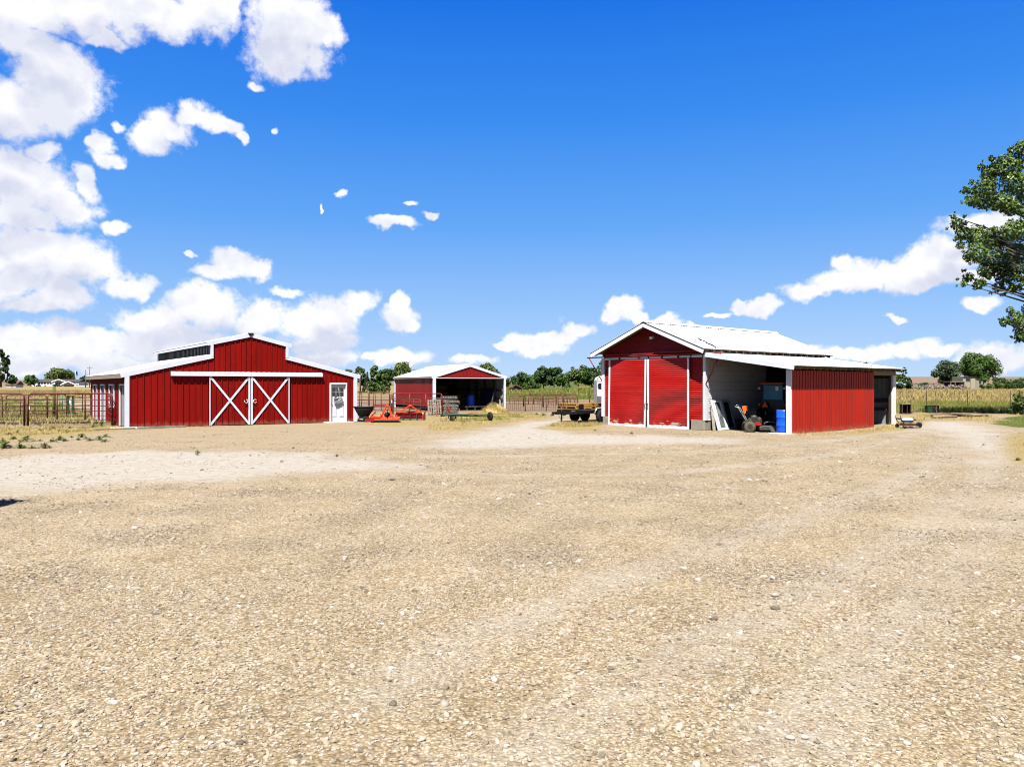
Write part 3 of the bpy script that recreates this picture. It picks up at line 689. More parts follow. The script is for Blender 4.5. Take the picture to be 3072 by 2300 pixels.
# ------------------------------------------------------------------ the long red barn with raised centre
def build_barn():
    Wd, D, H, A = 11.43, 14.24, 2.573, 4.61
    a, zlo, zhi, o = 3.877, 3.505, 4.17, .285; of = .05
    t = thing('red_barn', 'long red metal barn with raised centre roof and two crossed white sliding doors', 'barn', (-18.14, 36.46, 0), .602)
    def zt(u):
        if u < a: return H + (zlo - H) * u / a
        if u <= Wd / 2: return zhi + (A - zhi) * (u - a) / (Wd / 2 - a)
        return zt(Wd - u)
    front = lambda u, d, z: (u, -d, z)
    left = lambda v, d, z: (-d, D - v, z)         # v counted from the back so outward faces left
    rib_wall(t, 'front_wall', M['barn_red'], front, .1, Wd - .1, .02, zt, .28, splits=(a, Wd / 2, Wd - a), holes=((10.0, 10.88, .02, 2.10),))
    hz = 2.02
    doors = [(.2, 2.1), (7.6, 9.4), (11.1, 12.9)]; win = (4.1, 5.8)
    holes = [(D - b, D - a_, .03, hz) for a_, b in doors] + [(D - win[1], D - win[0], .95, hz)]
    rib_wall(t, 'side_wall', M['barn_red'], left, .05, D - .1, .03, lambda u: H, .28, holes=holes)
    rib_wall(t, 'side_wall', M['barn_red'], lambda v, d, z: (Wd + d, v, z), .1, D - .05, .03, lambda u: H, .6)
    rib_wall(t, 'back_wall', M['barn_red'], lambda u, d, z: (Wd - u, D + d, z), .05, Wd - .05, .03, zt, .9, splits=(a, Wd / 2, Wd - a))
    # openings along the left wall: white frames and pale half open stall doors
    for i, (v0, v1) in enumerate(doors + [win]):
        zb = .95 if i == 3 else .03
        f = MB(); f.box((-.03, v0 - .03, (zb + hz) / 2), (.07, .06, hz - zb)).box((-.03, v1 + .03, (zb + hz) / 2), (.07, .06, hz - zb)).box((-.03, (v0 + v1) / 2, hz + .035), (.072, v1 - v0 + .12, .07))
        if i == 3: f.box((-.03, (v0 + v1) / 2, zb - .035), (.072, v1 - v0 + .12, .07))
        fr = f.build('opening_frame', M['white_trim'], t)
        s = MB(); s.box((.07, v1 - .3, (zb + hz) / 2), (.04, .62, hz - zb - .02)); s.build('stall_door', M['inner_metal'], fr)
    # trims
    tr = lambda nm, m, mat=M['white_trim']: m.build(nm, mat, t)
    tr('corner_trim', MB().box((-.012, -.035, H / 2), (.20, .09, H - .02)).box((-.045, .1, H / 2), (.085, .20, H - .021)))
    tr('corner_trim', MB().box((Wd + .012, -.035, H / 2), (.20, .09, H - .02)).box((Wd + .045, .1, H / 2), (.085, .20, H - .021)))
    tr('step_trim', MB().box((a - .055, -.04, (zlo + zhi) / 2 + .02), (.13, .10, zhi - zlo + .1)))
    tr('step_trim', MB().box((Wd - a + .055, -.04, (zlo + zhi) / 2 + .02), (.13, .10, zhi - zlo + .1)))
    # roofs
    sl = (zlo - H) / a; L = math.hypot(a + o, sl * (a + o)); n1 = Vector((-sl, 0, 1)).normalized()
    up = .07
    for side in (0, 1):
        mx = (lambda p: (Wd - p[0], p[1], p[2])) if side else (lambda p: p)
        sg = -1 if side else 1
        O = Vector(mx((a, -of, zlo + up))); B = Vector((-sg, 0, -sl)); N = Vector((-sl * sg, 0, 1))
        Ax = Vector((0, 1, 0))
        roof_plane(t, 'lower_roof', M['white_roof'], O, Ax, B, D + of + o, L, N)
        sl2 = (A - zhi) / (Wd / 2 - a); L2 = math.hypot(Wd / 2 - a + o, sl2 * (Wd / 2 - a + o))
        O2 = Vector((Wd / 2, -of, A + up)); roof_plane(t, 'upper_roof', M['white_roof'], O2, Ax, Vector((-sg, 0, -sl2)), D + of + o, L2, Vector((-sl2 * sg, 0, 1)))
        # white rake trim along the front edges
        f = MB(); f.bar(mx((a, -of - .012, zlo - .02)), mx((-o, -of - .012, zlo - .02 - sl * (a + o))), .04, .20, (0, 0, 1)); f.build('rake_trim', M['white_trim'], t)
        f = MB(); f.bar((Wd / 2, -of - .014, A - .01), mx((a - o, -of - .014, A - .01 - sl2 * (Wd / 2 - a + o))), .04, .19, (0, 0, 1)); f.build('rake_trim', M['white_trim'], t)
        # eave boards
        f = MB(); e = mx((-o + .02, D / 2, H - sl * o - .055)); f.box(e, (.03, D + of + .1, .16)); f.build('eave_board', M['beige_trim'], t)
        f = MB(); e = mx((a - o + .02, D / 2, zhi - sl2 * o - .02)); f.box(e, (.03, D + of + .1, .11)); f.build('eave_board', M['white_trim'], t)
        # clerestory strip
        uu = a if not side else Wd - a; dd = -1 if not side else 1
        Tm = (lambda v, d, z: (a - d, D - v, z)) if not side else (lambda v, d, z: (Wd - a + d, v, z))
        rib_wall(t, 'clerestory_wall', M['clear_panel'], Tm, .2, D - .15, zlo + .05, lambda u: zhi, .34, rib=(.05, .03), sheet='light_panel')
        f = MB(); f.box((uu + dd * .03, D - .1, (zlo + zhi) / 2), (.10, .2, zhi - zlo)); f.build('clerestory_trim', M['white_trim'], t)
    c = MB(); c.prism([(Wd / 2 - .22, -of - .03, A + up - .02), (Wd / 2, -of - .03, A + up + .05), (Wd / 2 + .22, -of - .03, A + up - .02), (Wd / 2, -of - .03, A + up + .005)], (0, D + of + o + .06, 0)); c.build('ridge_cap', M['white_roof'], t)
    c = MB(); c.prism([(Wd / 2 - .15, -of - .04, A + .10), (Wd / 2 + .15, -of - .04, A + .10), (Wd / 2 + .05, -of - .04, A - .05), (Wd / 2 - .05, -of - .04, A - .05)], (0, -.03, 0)); c.build('ridge_end_cap', M['black'], t)
    # sliding door track cover
    h = MB(); h.prism([(1.91, 0, 2.71), (1.91, -.19, 2.66), (1.91, -.19, 2.49), (1.91, 0, 2.49)], (3.80, 0, 0)); h.build('track_cover', M['white_paint'], t)
    h = MB(); h.prism([(5.715, 0, 2.708), (5.715, -.188, 2.658), (5.715, -.188, 2.488), (5.715, 0, 2.488)], (3.80, 0, 0)); h.build('track_cover', M['white_paint'], t)
    for k, (u0, u1) in enumerate(((3.68, 5.675), (5.715, 7.71))):
        y0 = -.075
        d = rib_wall(t, 'sliding_door', M['barn_red'], lambda u, dd, z: (u, y0 - dd, z), u0, u1, .04, lambda u: 2.485, .285, thick=.04)
        z0, z1 = .06, 2.45
        y = y0 - .045
        for (p, q) in (((u0 + .05, z0), (u1 - .05, z1)), ((u0 + .05, z1), (u1 - .05, z0))):
            yy = y if q[1] > 1 else y - .012
            MB().bar((p[0], yy, p[1]), (q[0], yy, q[1]), .012, .105, (0, 0, 1)).build('cross_brace', M['white_trim'], d)
        e_out, e_in = (u0, u1) if k == 0 else (u1, u0); sg = 1 if k == 0 else -1
        MB().box((e_out + sg * .025, y - .016, (z0 + z1) / 2), (.05, .03, z1 - z0 + .04)).build('edge_trim', M['white_trim'], d)
        MB().box((e_in - sg * .045, y - .016, (z0 + z1) / 2), (.09, .03, z1 - z0 + .04)).build('edge_trim', M['white_trim'], d)
        cx = e_in - sg * .20
        pts = [(cx + .085 * math.cos(an), y - .03, 1.22 + .085 * math.sin(an)) for an in [R(q) for q in range(30 if k else 150, 331 if k else 451, 25)]]
        MB().tube(pts, .018, 6).build('horseshoe_pull', M['white_paint'], d)
        MB().box((cx + sg * .09, y - .02, .92), (.03, .03, .16)).build('door_latch', M['black_metal'], d)
    # entry door
    x0, x1 = 9.95, 10.93
    fr = MB().box((x0 + .035, -.05, 1.09), (.07, .12, 2.14)).box((x1 - .035, -.05, 1.09), (.07, .12, 2.14)).box(((x0 + x1) / 2, -.05, 2.13), (x1 - x0, .125, .08)).build('door_frame', M['white_paint'], t)
    dr = MB().box(((x0 + x1) / 2, .03, 1.07), (x1 - x0 - .14, .05, 2.03)).build('entry_door', M['white_paint'], t)
    cx = (x0 + x1) / 2; yf = .002
    for i in range(3):
        for j in range(2):
            MB().box((cx + (i - 1) * .225, yf - .001, 1.78 - j * .235), (.195, .016, .2)).build('pane', M['glass'], dr)
    for i in (-1, 1):
        pn = MB().box((cx + i * .21, yf - .002, .72), (.25, .02, .86)).build('door_panel', M['white_trim'], dr, bevel=.008)
        MB().box((cx + i * .21, yf - .016, .72), (.17, .012, .76)).build('raised_panel', M['white_paint'], dr, bevel=.006)
    MB().cyl((x0 + .13, 0, 1.0), (x0 + .13, -.06, 1.0), .03, 10).build('door_knob', M['black_metal'], dr)
    MB().box((10.36, -.28, .02), (1.5, .60, .05)).build('door_sill', M['pale_slab'], t, bevel=.01)
    return t
build_barn()
def barn_pt(u, v, z=0):
    c, s = math.cos(.602), math.sin(.602); return Vector((-18.14 + u * c - v * s, 36.46 + u * s + v * c, z))
def build_wreath():
    t = thing('door_wreath', 'dark twig wreath with a grey banner hanging on the white barn door', 'wreath', barn_pt(10.44, -.03, 1.28), .602)
    m = MB(); r = random.Random(3)
    for k in range(26):
        a0 = r.uniform(0, 6.28); rr = r.uniform(.15, .24)
        pts = [((rr + r.uniform(-.04, .05)) * math.cos(a0 + i * .35), r.uniform(-.05, -.01), (rr + r.uniform(-.04, .05)) * math.sin(a0 + i * .35)) for i in range(4)]
        m.tube(pts, .009, 5)
    w = m.build('twig_ring', M['dark_wood'], t); tag(w, kind='stuff')
    MB().prism([(-.27, -.07, -.10), (.25, -.07, -.06), (.27, -.07, -.17), (.1, -.07, -.22), (-.24, -.07, -.21)], (0, .02, 0)).build('banner', M['grey_metal'], t)
    MB().prism([(-.2, -.06, -.24), (.2, -.06, -.22), (.16, -.06, -.31), (-.18, -.06, -.33)], (0, .02, 0)).build('lower_banner', M['steel'], t)
    MB().tube([(0, -.03, .2), (0, -.02, .5), (.0, -.015, .62)], .012, 6).build('hanger', M['white_trim'], t)
build_wreath()
for (u0, v0, u1, v1, w_, h_, mk, lab) in ((-.75, -.42, 1.1, -.30, .20, .07, 'pale_slab', 'whitish plank lying along the foot of the barn at its left corner'),
                                    (-1.5, -.75, .25, -.66, .12, .06, 'tan_wood', 'short brown plank on the dirt left of the barn corner'),
                                    (.35, -.62, 2.5, -.42, .14, .08, 'grey_wood', 'grey weathered beam lying before the left part of the barn')):
    a_, b_ = barn_pt(u0, v0, h_ / 2), barn_pt(u1, v1, h_ / 2)
    o = MB().bar(a_ - a_, b_ - a_, w_, h_).build('plank', M[mk], None, loc=a_ + Vector((0, 0, .005)), bevel=.006); tag(o, lab, 'plank')

# ------------------------------------------------------------------ the shed with the white lean-to wall
SH = dict(x=4.956, y=42.07, th=-.853, z=-.133)
def shed_pt(u, v, z=0):
    c, s = math.cos(SH['th']), math.sin(SH['th']); return Vector((SH['x'] + u * c - v * s, SH['y'] + u * s + v * c, z + SH['z']))
def clapboards(parent, mat, T, a, b, z0, z1, row=.104, top=None, name='clapboard'):
    """lapped boards, one object each. T(u, d, z); top(z) -> (ua, ub) narrows rows under a roof line"""
    n = max(1, round((z1 - z0) / row)); h = (z1 - z0) / n
    rnd = random.Random(int(a * 100) + 5)
    for i in range(n):
        z = z0 + i * h; ua, ub = (a, b) if top is None else top(z + h / 2)
        if ub - ua < .15: continue
        m = MB(); j = rnd.uniform(-.003, .003)
        q = [T(ua, 0, z), T(ua, .038 + j, z), T(ua, .007, z + h - .002), T(ua, 0, z + h - .002)]
        m.prism(q, Vector(T(ub, 0, z)) - Vector(T(ua, 0, z)))
        m.build(name, mat, parent)
def peel_mat():
    m = M['wood_red'].copy(); m.name = 'peeling red boards'; nt = m.node_tree; L = nt.links.new
    b = nt.nodes['Principled BSDF']; src = b.inputs['Base Color'].links[0].from_socket
    g = nt.nodes.new('ShaderNodeNewGeometry'); sp = nt.nodes.new('ShaderNodeSeparateXYZ'); L(g.outputs['Position'], sp.inputs[0])
    n = nt.nodes.new('ShaderNodeTexNoise'); n.inputs['Scale'].default_value = 3.2; n.inputs['Detail'].default_value = 6
    mp = nt.nodes.new('ShaderNodeMapping'); mp.inputs['Scale'].default_value = (1, 1, 3); L(g.outputs['Position'], mp.inputs[0]); L(mp.outputs[0], n.inputs[0])
    mr = nt.nodes.new('ShaderNodeMapRange'); mr.inputs['From Min'].default_value = .45; mr.inputs['From Max'].default_value = -.1; mr.inputs['To Min'].default_value = -.25; mr.inputs['To Max'].default_value = .22; L(sp.outputs[2], mr.inputs[0])
    ad = nt.nodes.new('ShaderNodeMath'); ad.operation = 'ADD'; L(n.outputs['Fac'], ad.inputs[0]); L(mr.outputs[0], ad.inputs[1])
    th = nt.nodes.new('ShaderNodeMapRange'); th.inputs['From Min'].default_value = .565; th.inputs['From Max'].default_value = .59; L(ad.outputs[0], th.inputs[0])
    mx = nt.nodes.new('ShaderNodeMix'); mx.data_type = 'RGBA'; L(th.outputs[0], mx.inputs['Factor']); L(src, mx.inputs['A']); mx.inputs['B'].default_value = (.20, .15, .12, 1)
    L(mx.outputs['Result'], b.inputs['Base Color']); return m
M['peel'] = peel_mat()
def build_shed():
    Wd, D, H, A, o, e = 6.556, 11.48, 3.92, 5.24, .6, .343
    t = thing('wooden_shed', 'red and white wooden shed with tall sliding doors and an attached lean-to', 'shed', (SH['x'], SH['y'], SH['z']), SH['th'])
    sl = (A - H) / (Wd / 2); FZ = .48
    # foundation
    for (u0, u1, v0, v1) in ((0, .5, -.04, .4), (5.76, 6.58, -.04, .5)):
        n = 1 if u1 - u0 < .6 else 2
        for i in range(n):
            MB().box((u0 + (u1 - u0) * (i + .5) / n, (v0 + v1) / 2, FZ / 2), ((u1 - u0) / n - .012, v1 - v0, FZ - .01)).build('foundation_block', M['concrete'], t, bevel=.012)
    MB().box((Wd - .06, 3.2, FZ / 2), (.22, 5.2, FZ - .012)).build('foundation_wall', M['concrete'], t)
    MB().box((.1, 5.9, FZ / 2), (.22, 11, FZ - .012)).build('foundation_wall', M['concrete'], t)
    # walls
    fw = MB().prism([(.0, .06, FZ), (Wd, .06, FZ), (Wd, .06, H), (Wd / 2, .06, A), (0, .06, H)], (0, .06, 0)).build('front_wall', M['dark_wood'], t)
    Tf = lambda u, d, z: (u, .058 - d, z)
    clapboards(fw, M['wood_red'], Tf, .08, .62, FZ, 3.52)
    clapboards(fw, M['wood_red'], Tf, 5.62, Wd - .08, FZ, 3.52)
    clapboards(fw, M['gable_red'], Tf, .05, Wd - .05, 3.56, A - .05, top=lambda z: (.03, Wd - .03) if z < H else ((z - H) / sl + .05, Wd - (z - H) / sl - .05))
    Tr = lambda v, d, z: (Wd + d, v, z)
    rw = MB().box((Wd - .05, 2.75, (FZ + H) / 2), (.08, 5.4, H - FZ)).build('side_wall', M['white_board'], t)
    clapboards(rw, M['white_board'], Tr, .10, 5.42, FZ, 3.86)
    MB().box((Wd - .05, 8.46, (FZ + H) / 2), (.08, 6.0, H - FZ)).build('painted_dark_opening', M['dark_wood'], t)  # dark sheet standing in for the unlit interior of an opening
    lw = MB().box((.05, D / 2, (FZ + H) / 2), (.08, D - .2, H - FZ)).build('side_wall', M['white_board'], t)
    clapboards(lw, M['white_board'], lambda v, d, z: (-d, v, z), .1, D - .1, FZ, 3.86, .21)
    MB().prism([(0, D - .06, FZ), (Wd, D - .06, FZ), (Wd, D - .06, H), (Wd / 2, D - .06, A), (0, D - .06, H)], (0, .06, 0)).build('back_wall', M['white_board'], t)
    # corner boards and the white band under the rail
    MB().box((.02, .0, (FZ + 3.62) / 2), (.20, .10, 3.62 - FZ)).build('corner_board', M['white_paint'], t)
    MB().box((Wd - .02, .0, (FZ + 3.62) / 2), (.15, .10, 3.62 - FZ)).build('corner_board', M['white_paint'], t)
    MB().box((Wd + .028, .12, (FZ + 3.80) / 2), (.06, .16, 3.80 - FZ)).build('corner_board', M['white_paint'], t)
    for a_, b_ in ((.14, 1.2), (1.26, 2.5), (2.56, 3.1), (3.2, 4.0), (4.06, 5.0), (5.06, 5.72), (5.8, 6.42)):
        MB().box(((a_ + b_) / 2, -.022, 3.575), (b_ - a_, .05, .11)).build('header_board', M['white_paint'], t)
    # rail with its end braces
    MB().tube([(-1.05, -.13, 3.675), (3.3, -.13, 3.685), (7.67, -.13, 3.70)], .035, 8).build('door_rail', M['rail_red'], t)
    MB().box((1.9, -.12, 3.78), (3.2, .08, .07)).box((4.9, -.12, 3.82), (2.8, .08, .06)).build('rail_hood', M['gable_red'], t)
    for (a_, b_) in (((-.92, -.13, 3.66), (-.06, -.05, 2.42)), ((7.5, -.13, 3.68), (6.62, -.03, 2.22))):
        MB().tube([a_, b_], .03, 8).build('rail_brace', M['rail_red'], t)
    for u in (1.23, 2.53, 4.03, 5.03):
        MB().box((u, -.09, 3.60), (.06, .06, .2)).build('rail_hanger', M['gable_red'], t)
    # sliding doors
    for k, (u0, u1, lean) in enumerate(((.55, 3.09, -.06), (3.16, 5.72, .0))):
        y0 = -.10; z0, z1 = .03, 3.50
        T = lambda u, d, z, lean=lean, y0=y0: (u + lean * (1 - (z - z0) / (z1 - z0)), y0 - d, z)
        d = MB().prism([T(u0, 0, z0), T(u1, 0, z0), T(u1, 0, z1), T(u0, 0, z1)], (0, .05, 0)).build('sliding_door', M['dark_wood'], t)
        n = 33; h = (z1 - z0) / n
        for i in range(n):
            z = z0 + i * h
            m = MB(); m.prism([T(u0 + .05, 0, z), T(u0 + .05, .03, z), T(u0 + .05, .006, z + h - .002), T(u0 + .05, 0, z + h - .002)], (u1 - u0 - .1, 0, 0))
            m.build('clapboard', M['peel'], d)
        def strip(ua, ub, za, zb, nm='door_trim', out=.045, dm=M['white_paint']):
            m = MB(); m.prism([T(ua, .031, za), T(ub, .031, za), T(ub, .031, zb), T(ua, .031, zb)], (0, -(out - .026), 0)); m.build(nm, dm, d)
        strip(u0 - .01, u0 + .10, z0 - .02, z1); strip(u1 - .10, u1 + .01, z0 - .02, z1)
        strip(u0 + .102, u1 - .102, z0 - .02, z0 + .11, out=.040)
        hu = u1 - .05 if k == 0 else u0 + .05
        MB().tube([(hu, y0 - .05, 1.02), (hu, y0 - .12, 1.06), (hu, y0 - .12, 1.2), (hu, y0 - .05, 1.24)], .014, 6).build('door_handle', M['black_metal'], d)
    # roof: wooden deck, white sheets
    for sg in (-1, 1):
        L = math.hypot(Wd / 2 + e, sl * (Wd / 2 + e))
        roof_plane(t, 'main_roof', M['white_roof'], (Wd / 2, -o, A + .12), (0, 1, 0), (sg, 0, -sl), D + 2 * o, L, (sl * sg, 0, 1), deckmat=M['tan_wood'], thick=.05)
        MB().bar((Wd / 2, -o - .02, A - .02), (Wd / 2 + sg * (Wd / 2 + e), -o - .02, A - .02 - sl * (Wd / 2 + e)), .04, .20).build('rake_board', M['white_paint'], t)
        MB().bar((Wd / 2, -o - .025, A + .10), (Wd / 2 + sg * (Wd / 2 + e + .02), -o - .025, A + .10 - sl * (Wd / 2 + e + .02)), .05, .03).build('drip_edge', M['black_metal'], t)
        ue = Wd / 2 + sg * (Wd / 2 + e - .05); ze = A - sl * (Wd / 2 + e)
        for i in range(20):
            v = -o + .25 + i * (D + 2 * o - .5) / 19
            MB().bar((ue - sg * .30, v, ze + .02 + sl * .25), (ue, v, ze + .02), .05, .13).build('rafter_tail', M['tan_wood'], t)
        MB().box((ue - sg * .34, D / 2, ze + .03), (.03, D, .2)).build('frieze_board', M['dark_wood'], t)
    MB().prism([(Wd / 2 - .2, -o - .03, A + .10), (Wd / 2, -o - .03, A + .21), (Wd / 2 + .2, -o - .03, A + .10), (Wd / 2, -o - .03, A + .15)], (0, D + 2 * o + .06, 0)).build('ridge_cap', M['white_roof'], t)
    q = lambda u, v: (u, v, A + .17 - sl * (u - Wd / 2))
    MB().tube([q(5.5, .9), q(5.75, .75), q(6.0, .85), q(6.25, .62), q(6.5, .72), q(6.82, .5)], .028, 6).build('roof_cable', M['black'], t)
    # flood light on the gable
    fl = MB().lathe([(.0, 0), (.07, 0), (.07, .04), (.0, .04)], 12, Matrix.Translation((3.42, .02, 4.62)) @ Matrix.Rotation(R(90), 4, 'X')).build('flood_light', M['white_trim'], t)
    for s_ in (-1, 1):
        MB().lathe([(.03, 0), (.045, .06), (.075, .15), (.06, .16)], 12, Matrix.Translation((3.42 + s_ * .07, -.04, 4.60)) @ Matrix.Rotation(R(60 * s_), 4, 'Y') @ Matrix.Rotation(R(110), 4, 'X')).build('lamp_head', M['white_paint'], fl)
    # ---- lean-to
    uo, LV = 10.93, 10.79; zi, zo = 3.62, 2.97; ls = (zi - zo) / (uo - 6.62)
    LL = math.hypot(uo + .40 - 6.62, ls * (uo + .40 - 6.62))
    roof_plane(t, 'lean_to_roof', M['white_roof'], (6.62, -.33, zi + .11), (0, 1, 0), (1, 0, -ls), LV + .65, LL, (ls, 0, 1), deckmat=M['tan_wood'], thick=.04)
    MB().bar((6.75, -.35, zi - .0), (uo + .40, -.35, zi - .0 - ls * (uo + .40 - 6.75)), .04, .19).build('lean_to_fascia', M['white_trim'], t)
    for i in range(18):
        v = .35 + i * (LV - .5) / 17
        m = MB(); m.bar((6.65, v, zi - .0), (uo + .34, v, zi - .0 - ls * (uo + .34 - 6.65)), .045, .14); m.build('rafter', M['tan_wood'], t)
    MB().box((uo - .05, .03, 1.42), (.22, .12, 2.84)).build('corner_post', M['white_paint'], t)
    wtop = lambda v: 2.83
    rib_wall(t, 'lean_to_wall', M['lean_red'], lambda v, d, z: (uo + d, v, z), .10, 8.27, .02, wtop, .245, rib=(.03, .022), backmat=M['dark_wood'])
    MB().box((uo - .03, 9.5, 2.79), (.12, 2.6, .24)).build('door_header', M['tan_wood'], t)
    MB().box((uo - .02, 10.62, 1.35), (.14, .34, 2.66)).build('end_post', M['white_board'], t)
    MB().box((uo - .10, 10.40, 1.35), (.10, .10, 2.64)).build('door_jamb', M['dark_wood'], t)
    bw = rib_wall(t, 'lean_to_back_wall', M['inner_metal'], lambda u, d, z: (6.7 + uo - u, LV - .04 - d, z), 6.72, uo - .02, .02, lambda u: 2.9, .2, rib=(.05, .03), sheet='siding_panel')
    for z in (.9, 1.35, 2.6):
        MB().box((8.9, LV - .14, z), (4.0, .09, .14 if z != 1.35 else .2)).build('girt', M['dark_wood'], bw)
    MB().box((8.75, 8.2, 1.6), (4.25, .06, 3.1)).build('light_block_screen', M['dark_wood'], t)  # dark screen added to keep the side opening's light out of the front bay
    return t
build_shed()

# ------------------------------------------------------------------ the open hay shed
HS = dict(x=-6.11, y=60.1, th=.426)
def hay_pt(u, v, z=0):
    c, s = math.cos(HS['th']), math.sin(HS['th']); return Vector((HS['x'] + u * c - v * s, HS['y'] + u * s + v * c, z))
def build_hay_shed():
    Wd, D, H, A, o = 6.1, 10.83, 2.67, 3.58, .16
    t = thing('hay_shed', 'small red metal hay shed with white roof and an open front', 'shed', (HS['x'], HS['y'], 0), HS['th'])
    sl = (A - H) / (Wd / 2)
    zt = lambda u: H + sl * min(u, Wd - u)
    rib_wall(t, 'gable_wall', M['hay_red'], lambda u, d, z: (u, -d, z), .05, Wd - .05, H - .04, zt, .30, splits=(Wd / 2,))
    rib_wall(t, 'side_wall', M['hay_red'], lambda v, d, z: (-d, D - v, z), .05, D - .12, .32, lambda u: H, .30, rib=(.035, .018))
    w = rib_wall(t, 'side_wall', M['hay_red'], lambda v, d, z: (Wd + d, v, z), .12, D - .05, .06, lambda u: H, .6, backmat=M['inner_metal'])
    iw = rib_wall(t, 'inner_lining', M['inner_metal'], lambda v, d, z: (Wd - .07 - d, D - v, z), .1, D - .15, .06, lambda u: H - .05, .26, rib=(.06, .03))
    for z in (.12, .95, 1.6):
        MB().box((Wd - .16, D / 2, z), (.08, D - .4, .09)).build('girt', M['dark_wood'], iw)
    for v in (1.9, 3.8, 5.7, 7.6):
        MB().box((Wd - .2, v, 1.3), (.14, .14, 2.6)).build('inner_post', M['dark_wood'], t)
    rib_wall(t, 'back_wall', M['hay_red'], lambda u, d, z: (Wd - u, D + d, z), .05, Wd - .05, .06, zt, .8, splits=(Wd / 2,), backmat=M['dark_wood'])
    for u, ww in ((.06, .24), (Wd - .05, .15)):
        MB().box((u, -.04, H / 2), (ww, .12, H)).build('corner_post', M['white_trim'], t)
    MB().box((-.035, D - .1, H / 2), (.09, .22, H)).build('corner_post', M['white_trim'], t)
    MB().box((Wd / 2, -.045, H - .075), (Wd, .07, .06)).build('gable_trim', M['white_trim'], t)
    for sg in (-1, 1):
        L = math.hypot(Wd / 2 + o, sl * (Wd / 2 + o))
        roof_plane(t, 'roof', M['white_roof'], (Wd / 2, -.05, A + .08), (0, 1, 0), (sg, 0, -sl), D + .05 + o, L, (sl * sg, 0, 1))
        MB().bar((Wd / 2, -.05 - .015, A + .0), (Wd / 2 + sg * (Wd / 2 + o), -.05 - .015, A - sl * (Wd / 2 + o)), .04, .17).build('rake_trim', M['white_trim'], t)
        MB().box((Wd / 2 + sg * (Wd / 2 + o - .02), D / 2, H - sl * o - .0), (.03, D + .1, .09)).build('eave_trim', M['beige_trim'], t)
    MB().prism([(Wd / 2 - .18, -.07, A + .07), (Wd / 2, -.07, A + .16), (Wd / 2 + .18, -.07, A + .07), (Wd / 2, -.07, A + .11)], (0, D + o + .09, 0)).build('ridge_cap', M['white_roof'], t)
build_hay_shed()

# ------------------------------------------------------------------ foliage
def leaf_cloud(clumps, n, size, seed, flat=.35, squash=1.0):
    """n leaf quads spread over clumps (x, y, z, r); returns an (n*4, 3) array"""
    r = np.random.default_rng(seed); C = np.array(clumps, float)
    w = C[:, 3] ** 2; idx = r.choice(len(C), n, p=w / w.sum())
    d = r.normal(0, 1, (n, 3)); d /= np.linalg.norm(d, axis=1)[:, None]
    rad = r.uniform(.25, 1.08, n) ** .5
    p = C[idx, :3] + d * (C[idx, 3] * rad)[:, None] * np.array([1, 1, squash])
    nrm = d * .75 + np.array([0, 0, flat]) + r.normal(0, .5, (n, 3)); nrm /= np.linalg.norm(nrm, axis=1)[:, None]
    t = np.cross(nrm, r.normal(0, 1, (n, 3))); t /= np.linalg.norm(t, axis=1)[:, None]; b = np.cross(nrm, t)
    s = (size * r.uniform(.55, 1.35, n))[:, None]
    q = np.stack([p - t * s, p - b * s * .55, p + t * s, p + b * s * .55], 1)
    return q.reshape(-1, 3)
